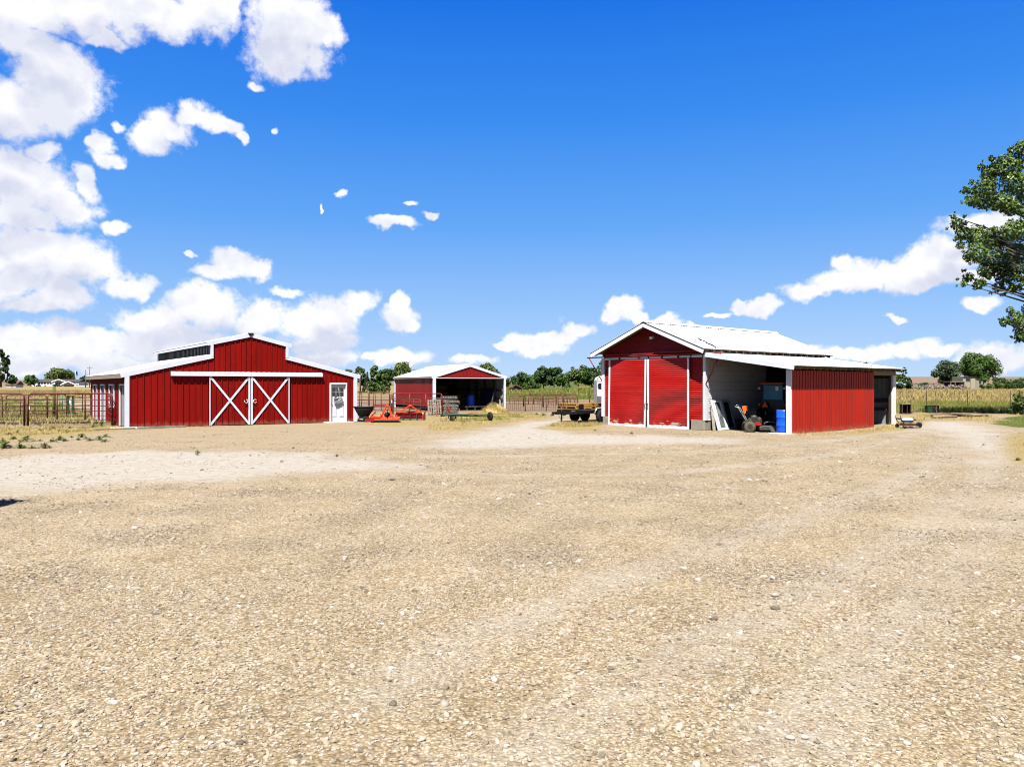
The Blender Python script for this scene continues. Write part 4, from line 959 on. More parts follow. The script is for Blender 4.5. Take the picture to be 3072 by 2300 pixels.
def make_tree(name, label, group, base, h, rad, kind='round', mat='leaf_dark', leaf=.3, n=2200, seed=1, bare=0, cat='tree'):
    t = thing(name, label, cat, base, 0, group); r = random.Random(seed)
    clumps = []
    if kind == 'round':
        for i in range(26):
            an = r.uniform(0, 6.28); u = r.uniform(-1, 1); k = r.uniform(.25, .82) ** .6
            q = math.sqrt(1 - u * u); zc = h * .56 + u * h * .40 * k
            clumps.append((math.cos(an) * q * rad * k, math.sin(an) * q * rad * k, max(h * .14, zc), rad * r.uniform(.22, .38)))
        for i in range(4): clumps.append((r.uniform(-.5, .5) * rad, r.uniform(-.5, .5) * rad, h * r.uniform(.78, .9), rad * r.uniform(.15, .26)))
    elif kind == 'column':
        for i in range(26):
            f = r.uniform(.06, .97); k = rad * (.35 + .65 * math.sin(math.pi * min(1, f * .9 + .08))) ; an = r.uniform(0, 6.28)
            clumps.append((math.cos(an) * k * .55, math.sin(an) * k * .55, h * f, rad * r.uniform(.25, .42)))
    elif kind == 'conifer':
        for i in range(30):
            f = r.uniform(.04, .96); k = rad * (1 - f) ** .8; an = r.uniform(0, 6.28)
            clumps.append((math.cos(an) * k * .75, math.sin(an) * k * .75, h * (.06 + f * .94), max(.08 * rad, rad * .30 * (1.05 - f))))
    else:  # bush
        for i in range(16):
            an = r.uniform(0, 6.28); k = rad * r.uniform(0, .8)
            clumps.append((math.cos(an) * k, math.sin(an) * k, h * r.uniform(.12, .72), min(h, rad) * r.uniform(.22, .36)))
    m = MB(); hh = h * (.75 if kind in ('round', 'bush') else .95); tr = max(.04, h * .022)
    bend = [(r.uniform(-.04, .04) * h, r.uniform(-.04, .04) * h) for _ in range(4)]
    pts = [(0, 0, -.15), (bend[0][0] * .3, bend[0][1] * .3, hh * .3), (bend[1][0], bend[1][1], hh * .65), (bend[2][0] * 1.2, bend[2][1] * 1.2, hh)]
    m.tube(pts, [tr * 1.35, tr, tr * .65, tr * .2], 7)
    for c in clumps[:9 if kind != 'bush' else 6]:
        f = r.uniform(.3, .6); s0 = Vector(pts[1]).lerp(Vector(pts[2]), f)
        e_ = Vector(c[:3]); mid = s0.lerp(e_, .5) + Vector((0, 0, h * .03))
        m.tube([s0, mid, e_], [tr * .5, tr * .3, tr * .1], 5)
    for k in range(bare):
        an = r.uniform(0, 6.28); z0 = h * r.uniform(.3, .6); L = rad * r.uniform(.9, 1.35)
        e_ = Vector((math.cos(an) * L, math.sin(an) * L * .5, h * r.uniform(.7, 1.0)))
        s0 = Vector((0, 0, z0)); m.tube([s0, s0.lerp(e_, .5) + Vector((r.uniform(-.3, .3), 0, .25)), e_], [tr * .45, tr * .28, tr * .06], 5)
        for _ in range(3):
            q = s0.lerp(e_, r.uniform(.5, .9)); m.tube([q, q + Vector((r.uniform(-.9, .9), r.uniform(-.4, .4), r.uniform(.3, 1.1)))], [tr * .2, tr * .04], 4)
    m.build('trunk', M['bark'], t)
    me = np_mesh('crown', leaf_cloud(clumps, n, leaf, seed + 100), 4); obj('crown', me, M[mat], t)
    return t
def px_tree(name, label, group, px, top, hw, Y, **kw):
    b = at(px, Y); h = zpx(top, Y) - b.z
    return make_tree(name, label, group, b, h, hw * Y / F, leaf=kw.pop('leaf', max(.07, 2.9 * Y / F)), **kw)
T_ = [  # px, top, half width, distance, kind, leaves, count, name, label
  (2, 1046, 15, 330, 'column', 'leaf_dark', 1500, 'poplar_tree', 'tall narrow poplar cut by the left edge of the picture'),
  (22, 1063, 9, 332, 'column', 'leaf_dark', 900, 'poplar_tree', 'slimmer poplar just right of the tall poplar at far left'),
  (36, 1122, 12, 320, 'round', 'leaf_dark', 500, 'tree', 'small dark tree behind the little far left outbuilding'),
  (92, 1124, 15, 415, 'round', 'leaf_mid', 700, 'tree', 'small green tree at the left end of the long white house'),
  (178, 1103, 34, 440, 'round', 'leaf_olive', 1700, 'tree', 'broad olive green tree rising behind the long white house'),
  (254, 1126, 16, 430, 'round', 'leaf_dark', 800, 'tree', 'dark tree behind the poles left of the red barn'),
  (1050, 1106, 22, 152, 'round', 'leaf_dark', 1300, 'tree', 'dark tree directly above the right end of the red barn roof'),
  (1082, 1096, 17, 160, 'round', 'leaf_dark', 1300, 'tree', 'dark tree behind the tan pole right of the red barn'),
  (1101, 1113, 15, 156, 'conifer', 'conifer', 1100, 'tree', 'dark pointed tree just right of the tan pole'),
  (1124, 1097, 19, 165, 'column', 'leaf_olive', 900, 'tree', 'thin see-through tree midway between the barn and the hay shed'),
  (1148, 1103, 17, 158, 'round', 'leaf_mid', 1200, 'tree', 'rounded tree left of the hay shed roof corner'),
  (1167, 1100, 16, 152, 'round', 'leaf_dark', 1200, 'tree', 'dark tree touching the left corner of the hay shed roof'),
  (1206, 1083, 30, 162, 'round', 'leaf_olive', 2000, 'tree', 'tall tree with bare twigs on top above the hay shed roof'),
  (1462, 1084, 32, 190, 'round', 'leaf_olive', 1900, 'tree', 'olive tree rising behind the right roof slope of the hay shed'),
  (1517, 1128, 14, 200, 'round', 'leaf_olive', 300, 'tree', 'nearly bare grey tree right of the hay shed roof'),
  (1565, 1119, 30, 205, 'round', 'leaf_dark', 1700, 'tree', 'dark rounded tree behind the small brown house'),
  (1600, 1124, 26, 215, 'round', 'leaf_mid', 1400, 'tree', 'lighter green tree right of the small brown house'),
  (1630, 1095, 24, 212, 'round', 'leaf_dark', 1900, 'tree', 'tallest dark tree in the middle of the far tree row'),
  (1662, 1101, 25, 214, 'round', 'leaf_dark', 1900, 'tree', 'dark twin topped tree right of the tallest one in the row'),
  (1687, 1117, 17, 210, 'round', 'leaf_mid', 1100, 'tree', 'lower green tree ending the dark clump left of the gap'),
  (1735, 1096, 34, 222, 'round', 'leaf_olive', 2100, 'tree', 'broad grey green tree right of the gap in the tree row'),
  (1775, 1100, 28, 218, 'round', 'leaf_dark', 1800, 'tree', 'dark tree standing behind the white horse trailer'),
  (1806, 1082, 20, 225, 'round', 'leaf_dark', 1100, 'tree', 'dark tree peeking past the left corner of the wooden shed'),
  (2594, 1078, 16, 150, 'round', 'leaf_dark', 900, 'tree', 'dark treetop showing above the lean-to roof'),
  (2712, 1098, 26, 235, 'conifer', 'conifer', 1700, 'spruce_tree', 'dark spruce just right of the lean-to'),
  (2690, 1120, 17, 230, 'round', 'leaf_olive', 800, 'tree', 'low olive tree at the left foot of the dark spruce'),
  (2838, 1082, 46, 245, 'round', 'conifer', 3400, 'tree', 'feathery dark tree left of the big round tree'),
  (2932, 1056, 62, 255, 'round', 'leaf_mid', 5200, 'tree', 'biggest round green tree behind the tan farmhouse'),
]
for i, (px, top, hw, Y, kind, mt, n, nm, lab) in enumerate(T_):
    px_tree(nm, lab, 'trees along the far fields', px, top, hw * (1.18 if kind == 'round' and px < 1900 else 1.), Y, kind=kind, mat=mt, n=int(n * 2.3), seed=40 + i, bare=9 if px in (1206, 1517) else 0)
B_ = [(1122, 1136, 20, 140, 'leaf_mid', 'light green shrub on the left below the trees between barn and hay shed'), (1152, 1142, 24, 138, 'leaf_olive', 'olive shrub against the left wall of the hay shed'),
      (1612, 1148, 20, 200, 'leaf_mid', 'round shrub under the middle of the far tree row'), (1704, 1146, 16, 195, 'leaf_mid', 'bright green shrub filling the gap in the far tree row'), (1790, 1150, 20, 190, 'leaf_dark', 'dark shrub left of the white horse trailer'),
      (1580, 1155, 14, 170, 'leaf_dark', 'dark shrub at the right wall of the small brown house'),
      (2990, 1145, 26, 215, 'leaf_olive', 'olive shrub right of the tan farmhouse'), (3035, 1140, 34, 225, 'leaf_dark', 'dark shrub row end at the far right edge'), (3010, 1128, 30, 260, 'leaf_dark', 'dark hedge clump right of the biggest tree'),
      (3062, 1126, 30, 262, 'leaf_dark', 'dark hedge clump cut by the right edge'), (2960, 1152, 22, 205, 'leaf_mid', 'green bush covering the right foot of the tan farmhouse'), (2770, 1146, 26, 240, 'leaf_dark', 'dark low bush between the spruce and the feathery tree'), (2700, 1146, 14, 225, 'leaf_dark', 'dark low bush behind the little blue car')]
for i, (px, top, hw, Y, mt, lab) in enumerate(B_):
    px_tree('shrub', lab, 'shrubs along the far fields', px, top, hw, Y, kind='bush', mat=mt, n=900, seed=140 + i, cat='shrub')

def build_cottonwood():
    base = at(3350, 53); t = thing('cottonwood_tree', 'big leafy cottonwood whose branches reach in from the right edge', 'tree', base)
    r = random.Random(77); clumps = []
    vis = [(3010,500,46,0),(2965,520,30,1),(2960,560,42,0),(2915,598,26,0),(2940,600,34,1),(3062,440,24,0),(3045,470,34,1),(3040,545,50,0),(3085,590,60,1),(2990,600,40,-1),(3030,620,36,0),(2900,570,16,0),(2945,500,14,0),
           (2870,672,24,0),(2890,700,30,0),(2930,706,42,0),(2985,715,44,1),(3040,690,44,-1),(3090,680,50,0),(2935,760,40,0),(2990,780,48,0),(3050,760,55,1),(2960,812,34,0),(3020,820,44,0),(3070,820,40,0),(2905,832,20,0),(2890,850,13,0),(2935,850,22,0),(2995,862,22,0),(3040,865,20,0),(2860,650,10,0),(2905,770,20,0),(2880,735,16,0),
           (3045,955,30,0),(3075,985,40,0),(3010,968,16,0),(3060,1010,20,0),(3030,930,14,0),(3100,930,40,1)]
    for px, py, rp, dz in vis:
        Y = 52 + dz * 1.2 + r.uniform(-.8, .8)
        clumps.append(((px - CX) / F * Y - base.x, Y - base.y, zpx(py, Y) - base.z, rp * Y / F))
        for _ in range(3):   # ragged edge twigs
            an = r.uniform(0, 6.28); q = rp * r.uniform(.85, 1.2)
            clumps.append(((px + q * math.cos(an) - CX) / F * Y - base.x, Y - base.y + r.uniform(-.5, .5), zpx(py + q * math.sin(an), Y) - base.z, rp * .28 * Y / F))
    vis_n = len(clumps)
    for i in range(70):
        an = r.uniform(0, 6.28); k = r.uniform(.2, 1) ** .5
        x, y, z = math.cos(an) * k * 7.0 + 1.5, math.sin(an) * k * 6.5, r.uniform(5.5, 21)
        q = r.uniform(1.0, 1.9)
        if (CX + F * (x + base.x - q * 1.1) / (y + base.y)) > 3082: clumps.append((x, y, z, q))
    m = MB(); top = Vector((.6, .3, 19)); tr = [(0, 0, -.3), (.1, 0, 3), (.2, .1, 7), (.3, .2, 12), top]
    m.tube(tr, [.55, .45, .36, .24, .08], 10)
    for i, c in enumerate(clumps):
        if (i < vis_n and i % 4 == 0) or (i >= vis_n and i % 3 == 0):
            e_ = Vector(c[:3]); z0 = max(2.5, min(16, e_.z - r.uniform(1.5, 4))); s0 = Vector((.2, .1, z0))
            md = s0.lerp(e_, .5) + Vector((0, 0, -.4)); m.tube([s0, md, e_], [.11, .07, .02], 6)
    m.build('trunk', M['bark'], t)
    q = leaf_cloud([(c[0], c[1], c[2], c[3] * .78) for c in clumps[:vis_n]], 24000, .098, 5, flat=.3)
    q2 = leaf_cloud(clumps[vis_n:], 16000, .16, 6, flat=.3)
    obj('crown', np_mesh('crown', np.concatenate([q, q2]), 4), M['leaf_tree'], t)
build_cottonwood()
def near_bush():
    b = at(3062, 54); t = thing('leafy_bush', 'dark leafy bush at the right edge beside the lawn', 'shrub', b)
    r = random.Random(9); cl = [((px - CX) / F * 54 - b.x, r.uniform(-.5, .5), zpx(py, 54) - b.z, rp * 54 / F) for px, py, rp in ((3050,1190,12),(3060,1205,18),(3075,1200,18),(3055,1222,16),(3080,1225,24),(3068,1238,20),(3046,1232,10),(3048,1176,6),(3100,1215,26))]
    m = MB(); m.tube([(0, 0, -.1), (.05, 0, .6), (0, .1, 1.3)], [.06, .04, .015], 6)
    for c in cl: m.tube([(0, 0, .2), Vector(c[:3])], [.03, .008], 5)
    m.build('stem', M['bark'], t)
    obj('foliage', np_mesh('foliage', leaf_cloud(cl, 2600, .08, 3), 4), M['leaf_tree'], t)
near_bush()

# ------------------------------------------------------------------ grass, straw and weeds
def blades(x, y, h, w, seed, lean=.35):
    r = np.random.default_rng(seed); n = len(x); z = terrain(x, y) - .01
    an = r.uniform(0, 6.28, n); le = r.normal(0, lean, n) * h; la = r.uniform(0, 6.28, n)
    dx, dy = np.cos(an) * w, np.sin(an) * w
    a = np.stack([x - dx, y - dy, z], 1); b = np.stack([x + dx, y + dy, z], 1)
    c = np.stack([x + np.cos(la) * le, y + np.sin(la) * le, z + h], 1)
    return np.stack([a, b, c], 1).reshape(-1, 3)
def scatter(n, poly, seed):
    r = np.random.default_rng(seed); p = np.array([q[:2] for q in poly]); lo, hi = p.min(0), p.max(0)
    P = r.uniform(lo, hi, (n, 2)); d = poly_dist(P, p); return P[d > 0]
def grass_patch(name, label, poly, n, h, w, mat, seed, clump=2.5, thr=-.2, cat='grass', lean=.35):
    P = scatter(n, poly, seed); x, y = P[:, 0], P[:, 1]
    k = nz(x, y, clump, seed + 1) > thr; x, y = x[k], y[k]
    r = np.random.default_rng(seed + 2); hh = h * r.uniform(.45, 1.25, len(x)); ww = w * r.uniform(.6, 1.3, len(x))
    o = obj(name, np_mesh(name, blades(x, y, hh, ww, seed + 3, lean), 3), M[mat]); tag(o, label, cat, kind='stuff')
V2 = lambda *p: [Vector((a, b, 0)) for a, b in p]
grass_patch('tall_dry_grass', 'tall golden grass of the field right of the shed', V2((18.5, 57), (27, 57.6), (34.5, 58.2), (36, 55), (48, 53.2), (70, 53), (90, 100), (38, 100), (24, 70)), 70000, .27, .026, 'grass_gold', 301, 6, -.05)
grass_patch('green_field_grass', 'green grass growing through the golden field on the right', V2((18.5, 57.4), (34.5, 58.4), (36, 55), (48, 53.2), (70, 53), (80, 84), (32, 84), (23, 70)), 75000, .33, .03, 'grass_green', 311, 6.0, -.25)
grass_patch('shaded_verge_grass', 'grass along the foot of the right hand field', V2((34.6, 55), (46, 53.4), (50, 56), (35, 58)), 9000, .45, .03, 'grass_green', 316, 3, -.3)
grass_patch('far_field_grass', 'pale dry grass on the far part of the right field', V2((24, 72), (90, 100), (170, 200), (70, 200)), 50000, .5, .07, 'grass_gold', 321, 9, -.5)
grass_patch('lawn_grass', 'short green lawn grass at the right edge of the yard', [gp(*q) for q in ((2990,1270),(3030,1256),(3090,1246),(3300,1240),(3300,1290),(3100,1284),(3040,1281))], 26000, .09, .012, 'grass_green', 331, 2, -.6)
grass_patch('verge_straw', 'dry straw grass between the yard and the right field', [gp(*q) for q in ((2660,1278),(2740,1250),(2790,1240),(2960,1243),(3010,1258),(3060,1272),(2960,1270),(2900,1262),(2790,1260),(2720,1284),(2560,1300))], 16000, .14, .012, 'straw_blade', 341, 1.6, -.1, lean=.8)
grass_patch('edge_straw', 'brown dry grass at the right edge of the gravel', [gp(*q) for q in ((3020,1320),(3072,1300),(3200,1300),(3200,1400),(3072,1385),(3035,1350))], 5000, .10, .008, 'straw_blade', 346, 1.2, .0, lean=.8)
grass_patch('hay_shed_straw', 'yellow straw and dry grass before the hay shed', [gp(*q) for q in ((1280,1276),(1330,1250),(1400,1238),(1515,1236),(1640,1240),(1650,1252),(1560,1262),(1450,1278),(1380,1290),(1290,1290))], 13000, .10, .011, 'straw_blade', 351, 1.8, -.05, lean=.9)
grass_patch('hay_shed_green', 'short green grass before the open hay shed', [gp(*q) for q in ((1370,1256),(1400,1244),(1515,1242),(1600,1244),(1560,1254),(1450,1266),(1385,1270))], 9000, .12, .014, 'grass_green', 356, 2.2, .15)
grass_patch('fence_straw', 'dry yellow grass in front of the left corral fence', [gp(*q) for q in ((-300,1282),(0,1279),(330,1278),(365,1287),(200,1300),(0,1312),(-300,1320))], 20000, .12, .011, 'straw_blade', 361, 1.5, -.1, lean=.8)
grass_patch('pen_grass', 'green weeds growing in the left corral pen', V2((-26, 42), (-21.5, 41), (-27, 52), (-40, 70), (-60, 100), (-85, 100), (-42, 50)), 50000, .32, .03, 'grass_green', 371, 5, .1)
grass_patch('pen_dry_grass', 'dry grass in the left corral pen', V2((-28, 39.8), (-20.6, 39.8), (-27, 52), (-40, 70), (-42, 55)), 16000, .22, .02, 'grass_gold', 376, 3, 0)
grass_patch('field_stubble', 'golden stubble of the far left field', V2((-90, 104), (-38, 104), (-70, 190), (-150, 190)), 36000, .3, .07, 'grass_gold', 381, 9, -.6)
grass_patch('bank_grass', 'olive green grass on the low bank behind the pens', V2((-7, 88), (22, 86), (30, 120), (-10, 120)), 40000, .3, .05, 'grass_green', 391, 5, -.4)
grass_patch('trailer_straw', 'dry straw grass under the flatbed trailer', [gp(*q) for q in ((1640,1278),(1690,1266),(1806,1268),(1806,1276),(1720,1282))], 5000, .16, .012, 'straw_blade', 396, .8, -.2, lean=.7)
grass_patch('shed_edge_straw', 'thin straw along the foot of the red lean-to wall', [gp(*q) for q in ((2372,1300),(2500,1291),(2690,1278),(2700,1283),(2560,1299),(2400,1308))], 7000, .10, .010, 'straw_blade', 398, .9, .0, lean=.9)

bp_ = lambda u, v: barn_pt(u, v)
grass_patch('barn_edge_straw', 'bits of straw and dry grass along the foot of the red barn', [bp_(0, -.12), bp_(9.8, -.12), bp_(9.8, -.5), bp_(5, -.42), bp_(2.6, -.6), bp_(0, -.4)], 2600, .07, .009, 'straw_blade', 399, .8, .0, lean=.9)
grass_patch('door_edge_grass', 'thin dry grass along the foot of the tall shed doors', [shed_pt(-.2, -.2), shed_pt(6.6, -.2), shed_pt(6.8, -.55), shed_pt(3, -.42), shed_pt(-.3, -.6)], 2200, .07, .009, 'straw_blade', 402, .7, .1, lean=.8)
def weed_mesh(seed, n=60, w=.16, h=.16):
    r = np.random.default_rng(seed); an = r.uniform(0, 6.28, n); rr = r.uniform(.0, 1, n) ** .7 * w
    c = np.stack([np.cos(an) * rr, np.sin(an) * rr, h * (1 - (rr / w) ** 2) * r.uniform(.3, 1, n) + .015], 1)
    d = np.stack([np.cos(an), np.sin(an), r.uniform(-.1, .7, n)], 1) * .05; s = np.stack([-np.sin(an), np.cos(an), r.normal(0, .3, n)], 1) * .02
    q = np.stack([c - d, c - s, c + d, c + s], 1).reshape(-1, 3)
    st = np.stack([c * 0 + np.array([.006, 0, 0]), c * 0 - np.array([.006, 0, 0]), c, c], 1).reshape(-1, 3)
    return np_mesh('weed', np.concatenate([q, st]), 4)
WM = [weed_mesh(s) for s in range(6)]
r_ = random.Random(21)
wpos = [(8,1328,1.6),(12,1345,1.9),(80,1325,2.1),(60,1345,1.4),(40,1318,1.0),(120,1323,.9),(158,1325,1.1),(180,1320,1.3),(195,1323,1.0),(135,1345,1.4),(245,1312,1.2),(258,1316,.9),(270,1322,1.0),(296,1320,1.2),(318,1312,1.3),(315,1325,1.1),(235,1320,.8),(215,1312,.7),(30,1290,.9),(52,1298,.8),(120,1292,.8),(160,1286,.9),(210,1285,.8),(28,1304,.9),(95,1345,1.1),(280,1282,1.2),(305,1280,1.6),(593,1358,.7),(592,1364,.5),(880,1345,.4),(1785,1292,.8),(1895,1301,.7),(1010,1368,.5),(2950,1335,.4),(3055,1380,.7),(1630,1246,1.6),(1655,1247,1.3),(1610,1244,1.2),(345,1275,2.4),(360,1272,2.0)]
for i, (px, py, k) in enumerate(wpos):
    o = obj('weed', WM[i % 6], M['weed']); p = gp(px, py); o.location = p; o.scale = (k * .8, k * .8, k * r_.uniform(.55, .9)); o.rotation_euler = (0, 0, r_.uniform(0, 6.28))
    lab = 'low green weed tuft in the dirt left of the barn' if px < 300 and py < 1350 else 'green weed tuft by the left corner of the red barn' if px < 400 else 'small green weed standing alone in the gravel yard' if not 1600 < px < 1660 else 'leafy green weed beside the rusty mesh panels'
    tag(o, lab, 'weed', {'low': 'weeds left of the barn', 'green': 'weeds at the barn corner', 'small': 'single weeds in the yard', 'leafy': 'weeds by the mesh panels'}[lab.split()[0]])

# larger single stones that stand out from the gravel
def stone_mesh(seed):
    import bmesh
    bm = bmesh.new(); bmesh.ops.create_icosphere(bm, subdivisions=2, radius=1); r = random.Random(seed)
    ph = [Vector((r.uniform(-1, 1), r.uniform(-1, 1), r.uniform(-1, 1))) for _ in range(5)]
    for v in bm.verts:
        k = 1 + sum(.10 * math.sin(3 * v.co.dot(p) + i) for i, p in enumerate(ph)); v.co = Vector((v.co.x * 1.25 * k, v.co.y * .9 * k, v.co.z * .55 * k))
    me = bpy.data.meshes.new('stone'); bm.to_mesh(me); bm.free(); me.polygons.foreach_set('use_smooth', [True] * len(me.polygons)); return me
STM = [stone_mesh(s) for s in range(5)]; STD = [m.copy() for m in STM]
st = [(1335,2113,15,0),(1398,2170,10,0),(1408,2202,9,0),(1263,2220,13,0),(572,1848,9,0),(572,1856,7,0),(2263,2078,15,0),(2326,1788,13,0),(2050,1705,10,0),(2094,1740,9,0),(2852,2000,10,0),(3050,1975,12,0),(1985,2047,8,0),(2285,2186,10,0),(2370,2215,14,0),(2412,2212,13,0),(925,2175,8,0),(60,2115,14,0),(330,1762,10,0),(630,1670,7,0),(405,1585,9,0),(1895,1835,10,0),(2830,1832,8,0),(2470,1722,9,0),(1035,1672,8,0),(2800,2098,9,0),(1870,2068,7,0),(2150,2190,8,0),(700,2230,10,0),(285,2240,9,0),(2720,2230,12,0),(1650,1690,7,0),
      (1178,1440,8,1),(2155,1634,9,1),(1833,1858,8,1),(2325,1826,12,1),(2140,1858,10,1),(2452,2228,9,1),(1100,1776,10,1),(420,2175,11,1),(845,1385,6,1),(607,1410,5,1),(720,2230,12,1),(1180,2110,14,1)]
for i, (px, py, rp, dk) in enumerate(st):
    p = gp(px, py); me = (STD if dk else STM)[i % 5]
    o = obj('stone', me, M['dark_stone'] if dk else M['stone']); s_ = rp * p.y / F * .95; o.location = p + Vector((0, 0, s_ * .25)); o.scale = (s_,) * 3; o.rotation_euler = (r_.uniform(-.2, .2), r_.uniform(-.2, .2), r_.uniform(0, 6.28))
    tag(o, 'dark brown stone lying on the gravel' if dk else 'pale cream stone larger than the gravel around it', 'stone', 'dark stones in the yard' if dk else 'pale stones in the yard')

# ------------------------------------------------------------------ corral panels, gates and posts
def corral_panel(label, group, A, B, H=1.55, zs=None, ups=(), mat='rust_red', r=.028, corner=.22, feet=True, name='corral_panel', cat='fence panel', thin=.018, tags=False):
    A, B = Vector(A), Vector(B); d = B - A; L = math.hypot(d.x, d.y)
    t = thing(name, label, cat, A, math.atan2(d.y, d.x), group)
    dz = d.z
    P = lambda x, z: (x, 0, z + dz * x / L)
    arc = lambda cx, cz, a0, a1: [P(cx + corner * math.cos(R(a)), cz + corner * math.sin(R(a))) for a in range(a0, a1 - 1, -18)] if a0 > a1 else [P(cx + corner * math.cos(R(a)), cz + corner * math.sin(R(a))) for a in range(a0, a1 + 1, 18)]
    z0 = .0 if feet else .25
    pts = [P(0, z0), P(0, H - corner)] + arc(corner, H - corner, 162, 90) + arc(L - corner, H - corner, 90, 0) + [P(L, z0)]
    MB().tube(pts, r, 7).build('frame', M[mat], t)
    zs = zs or [.25 + (H - .5) * i / 4 for i in range(5)]
    for z in zs: MB().tube([P(0, z), P(L, z)], thin, 6).build('rail', M[mat], t)
    for f in ups: MB().tube([P(L * f, min(zs)), P(L * f, H)], r * .95, 6).build('upright', M[mat], t)
    if feet and L > 2:
        for x in (.55, L - .55): MB().tube([P(x, min(zs)), P(x, .02), P(x + .12, .02)], r * .8, 6).build('foot', M[mat], t)
    if tags: MB().box(P(.06, .9), (.05, .02, .16)).build('latch_tag', M['white_paint'], t)
    return t
def pp(px, Y): return at(px, Y)
ZN = [.318, .52, .75, 1.0, 1.30]
corral_panel('red brown pipe gate cut by the left edge of the picture', 'corral panels', pp(-120, 38.9), pp(72, 38.8), 1.62, ZN, (.45,), 'rust_red', .034)
corral_panel('long red brown pipe gate closing the gap to the left wall of the red barn', 'corral panels', pp(85, 38.8), pp(336, 38.6), 1.62, ZN, (.345, .68), 'rust_red', .034, tags=True)
for px in (73.5, 82.5):
    p = pp(px, 38.85); t = thing('gate_post', 'left one of the two posts between the front gates' if px < 80 else 'right one of the two posts between the front gates', 'post', p)
    MB().tube([(0, 0, -.1), (0, 0, 1.5)], .045, 8).build('pipe', M['rust_red'], t); MB().box((0, -.05, 1.05), (.10, .06, .05)).build('hinge', M['rust_red'], t)
corral_panel('pipe gate standing back against the left wall of the barn', 'corral panels', pp(337, 38.9), pp(313, 44.5), 1.5, [.3, .55, .8, 1.05, 1.3], (.5,), 'pipe_red', .028)
for a, b, Ya, Yb, lab, mt in ((-60, 8, 47, 47, 'red brown panel of the second fence row at the left picture edge', 'rust_red'), (18, 141, 47, 48, 'red brown panel of the second fence row behind the gate posts', 'rust_red'), (143, 200, 48, 49, 'red brown panel of the second row left of the green gate', 'rust_red'), (222, 272, 50, 51.5, 'red brown panel of the second row meeting the back corner of the barn', 'pipe_red')):
    corral_panel(lab, 'second row corral panels', pp(a, Ya), pp(b, Yb), 1.45, [.25, .48, .72, .96, 1.2], (.35, .7) if b - a > 60 else (.5,), mt, .026)
corral_panel('green pipe gate in the left pen', None, pp(172, 56), pp(203, 55), 1.4, [.3, .55, .8, 1.05], (.25, .5, .75), 'green_paint', .024, cat='gate', name='green_gate')
t = thing('feeder_stand', 'dark green metal stand next to the green gate in the left pen', 'stand', pp(212, 54))
for x in (-.16, .16): MB().box((x, 0, .62), (.13, .09, 1.24)).build('leg', M['dk_green'], t)
MB().box((0, 0, 1.27), (.46, .14, .06)).build('cap', M['dk_green'], t); MB().box((0, -.06, .9), (.12, .04, .3)).build('bracket', M['white_trim'], t)
t = thing('wooden_post', 'single olive post standing taller than the left corral fence', 'post', pp(162, 50))
MB().tube([(0, 0, -.1), (.01, 0, 1.2), (0, 0, 2.05)], [.10, .09, .085], 8).build('post', M['olive'], t); MB().box((0, 0, 2.07), (.22, .22, .04)).build('cap', M['green_paint'], t)
# between the barn and the hay shed
G2 = 'panels between barn and hay shed'
corral_panel('rusty pipe panel running right from behind the red barn', G2, pp(1040, 55), pp(1170, 54), 1.52, [.3, .52, .76, 1.0, 1.24], (.35, .62, .8), 'rust_red', .03)
corral_panel('bright red pipe gate crossing in front of the hay shed wall', G2, pp(1178, 53.6), pp(1327, 50.5), 1.48, [.3, .5, .72, .95, 1.2], (.36, .68), 'pipe_red', .03)
corral_panel('brown far panel seen through the one right of the barn', G2, pp(1040, 66), pp(1105, 63), 1.5, [.3, .55, .8, 1.05, 1.28], (.3, .6), 'pipe_brown', .03)
corral_panel('brown far panel left of the double gate post', G2, pp(1108, 63), pp(1168, 62), 1.5, [.3, .55, .8, 1.05, 1.28], (.3, .6), 'pipe_brown', .03)
corral_panel('brown far panel below the red wall of the hay shed', G2, pp(1180, 60), pp(1262, 56.5), 1.0, [.3, .55, .8], (.4, .75), 'pipe_brown', .028)
t = thing('red_board', 'flat red board wired to the fence right of the barn', 'board', pp(1143, 53.9) + Vector((0, 0, .62)))
MB().box((0, 0, 0), (1.15, .03, .12)).build('plank', M['rail_red'], t); MB().box((.5, -.02, 0), (.03, .03, .14)).build('wire_tie', M['steel'], t)
p = pp(1174, 53.8); t = thing('gate_post', 'twin post between the rusty panel and the bright red gate', 'post', p)
MB().tube([(0, 0, -.1), (0, 0, 1.4)], .05, 8).build('pipe', M['rust_red'], t); MB().tube([(.12, 0, -.1), (.12, 0, 1.45)], .04, 8).build('pipe', M['rust_red'], t); MB().box((.06, -.05, .9), (.10, .06, .2)).build('latch', M['white_trim'], t)
# right of the hay shed: mesh panels near, red brown pens behind
def mesh_panel(label, A, B, H=1.2, n=9, m=6):
    A, B = Vector(A), Vector(B); d = B - A; L = math.hypot(d.x, d.y); t = thing('mesh_panel', label, 'fence panel', A, math.atan2(d.y, d.x), 'rusty mesh panels')
    MB().tube([(0, 0, 0), (0, 0, H), (L, 0, H + d.z), (L, 0, d.z)], .022, 6).build('frame', M['pipe_brown'], t)
    for i in range(1, n): MB().tube([(L * i / n, 0, .08), (L * i / n, 0, H)], .011, 5).build('upright', M['pipe_brown'], t)
    for i in range(m): MB().tube([(0, 0, .1 + (H - .15) * i / m), (L, 0, .1 + (H - .15) * i / m)], .011, 5).build('rail', M['pipe_brown'], t)
mesh_panel('rusty mesh panel next to the right post of the hay shed', pp(1518, 60), pp(1575, 60.5))
mesh_panel('rusty mesh panel in the middle behind the yellow grass', pp(1577, 60.5), pp(1638, 61))
mesh_panel('rusty mesh panel ending behind the flatbed trailer', pp(1640, 61), pp(1700, 61))
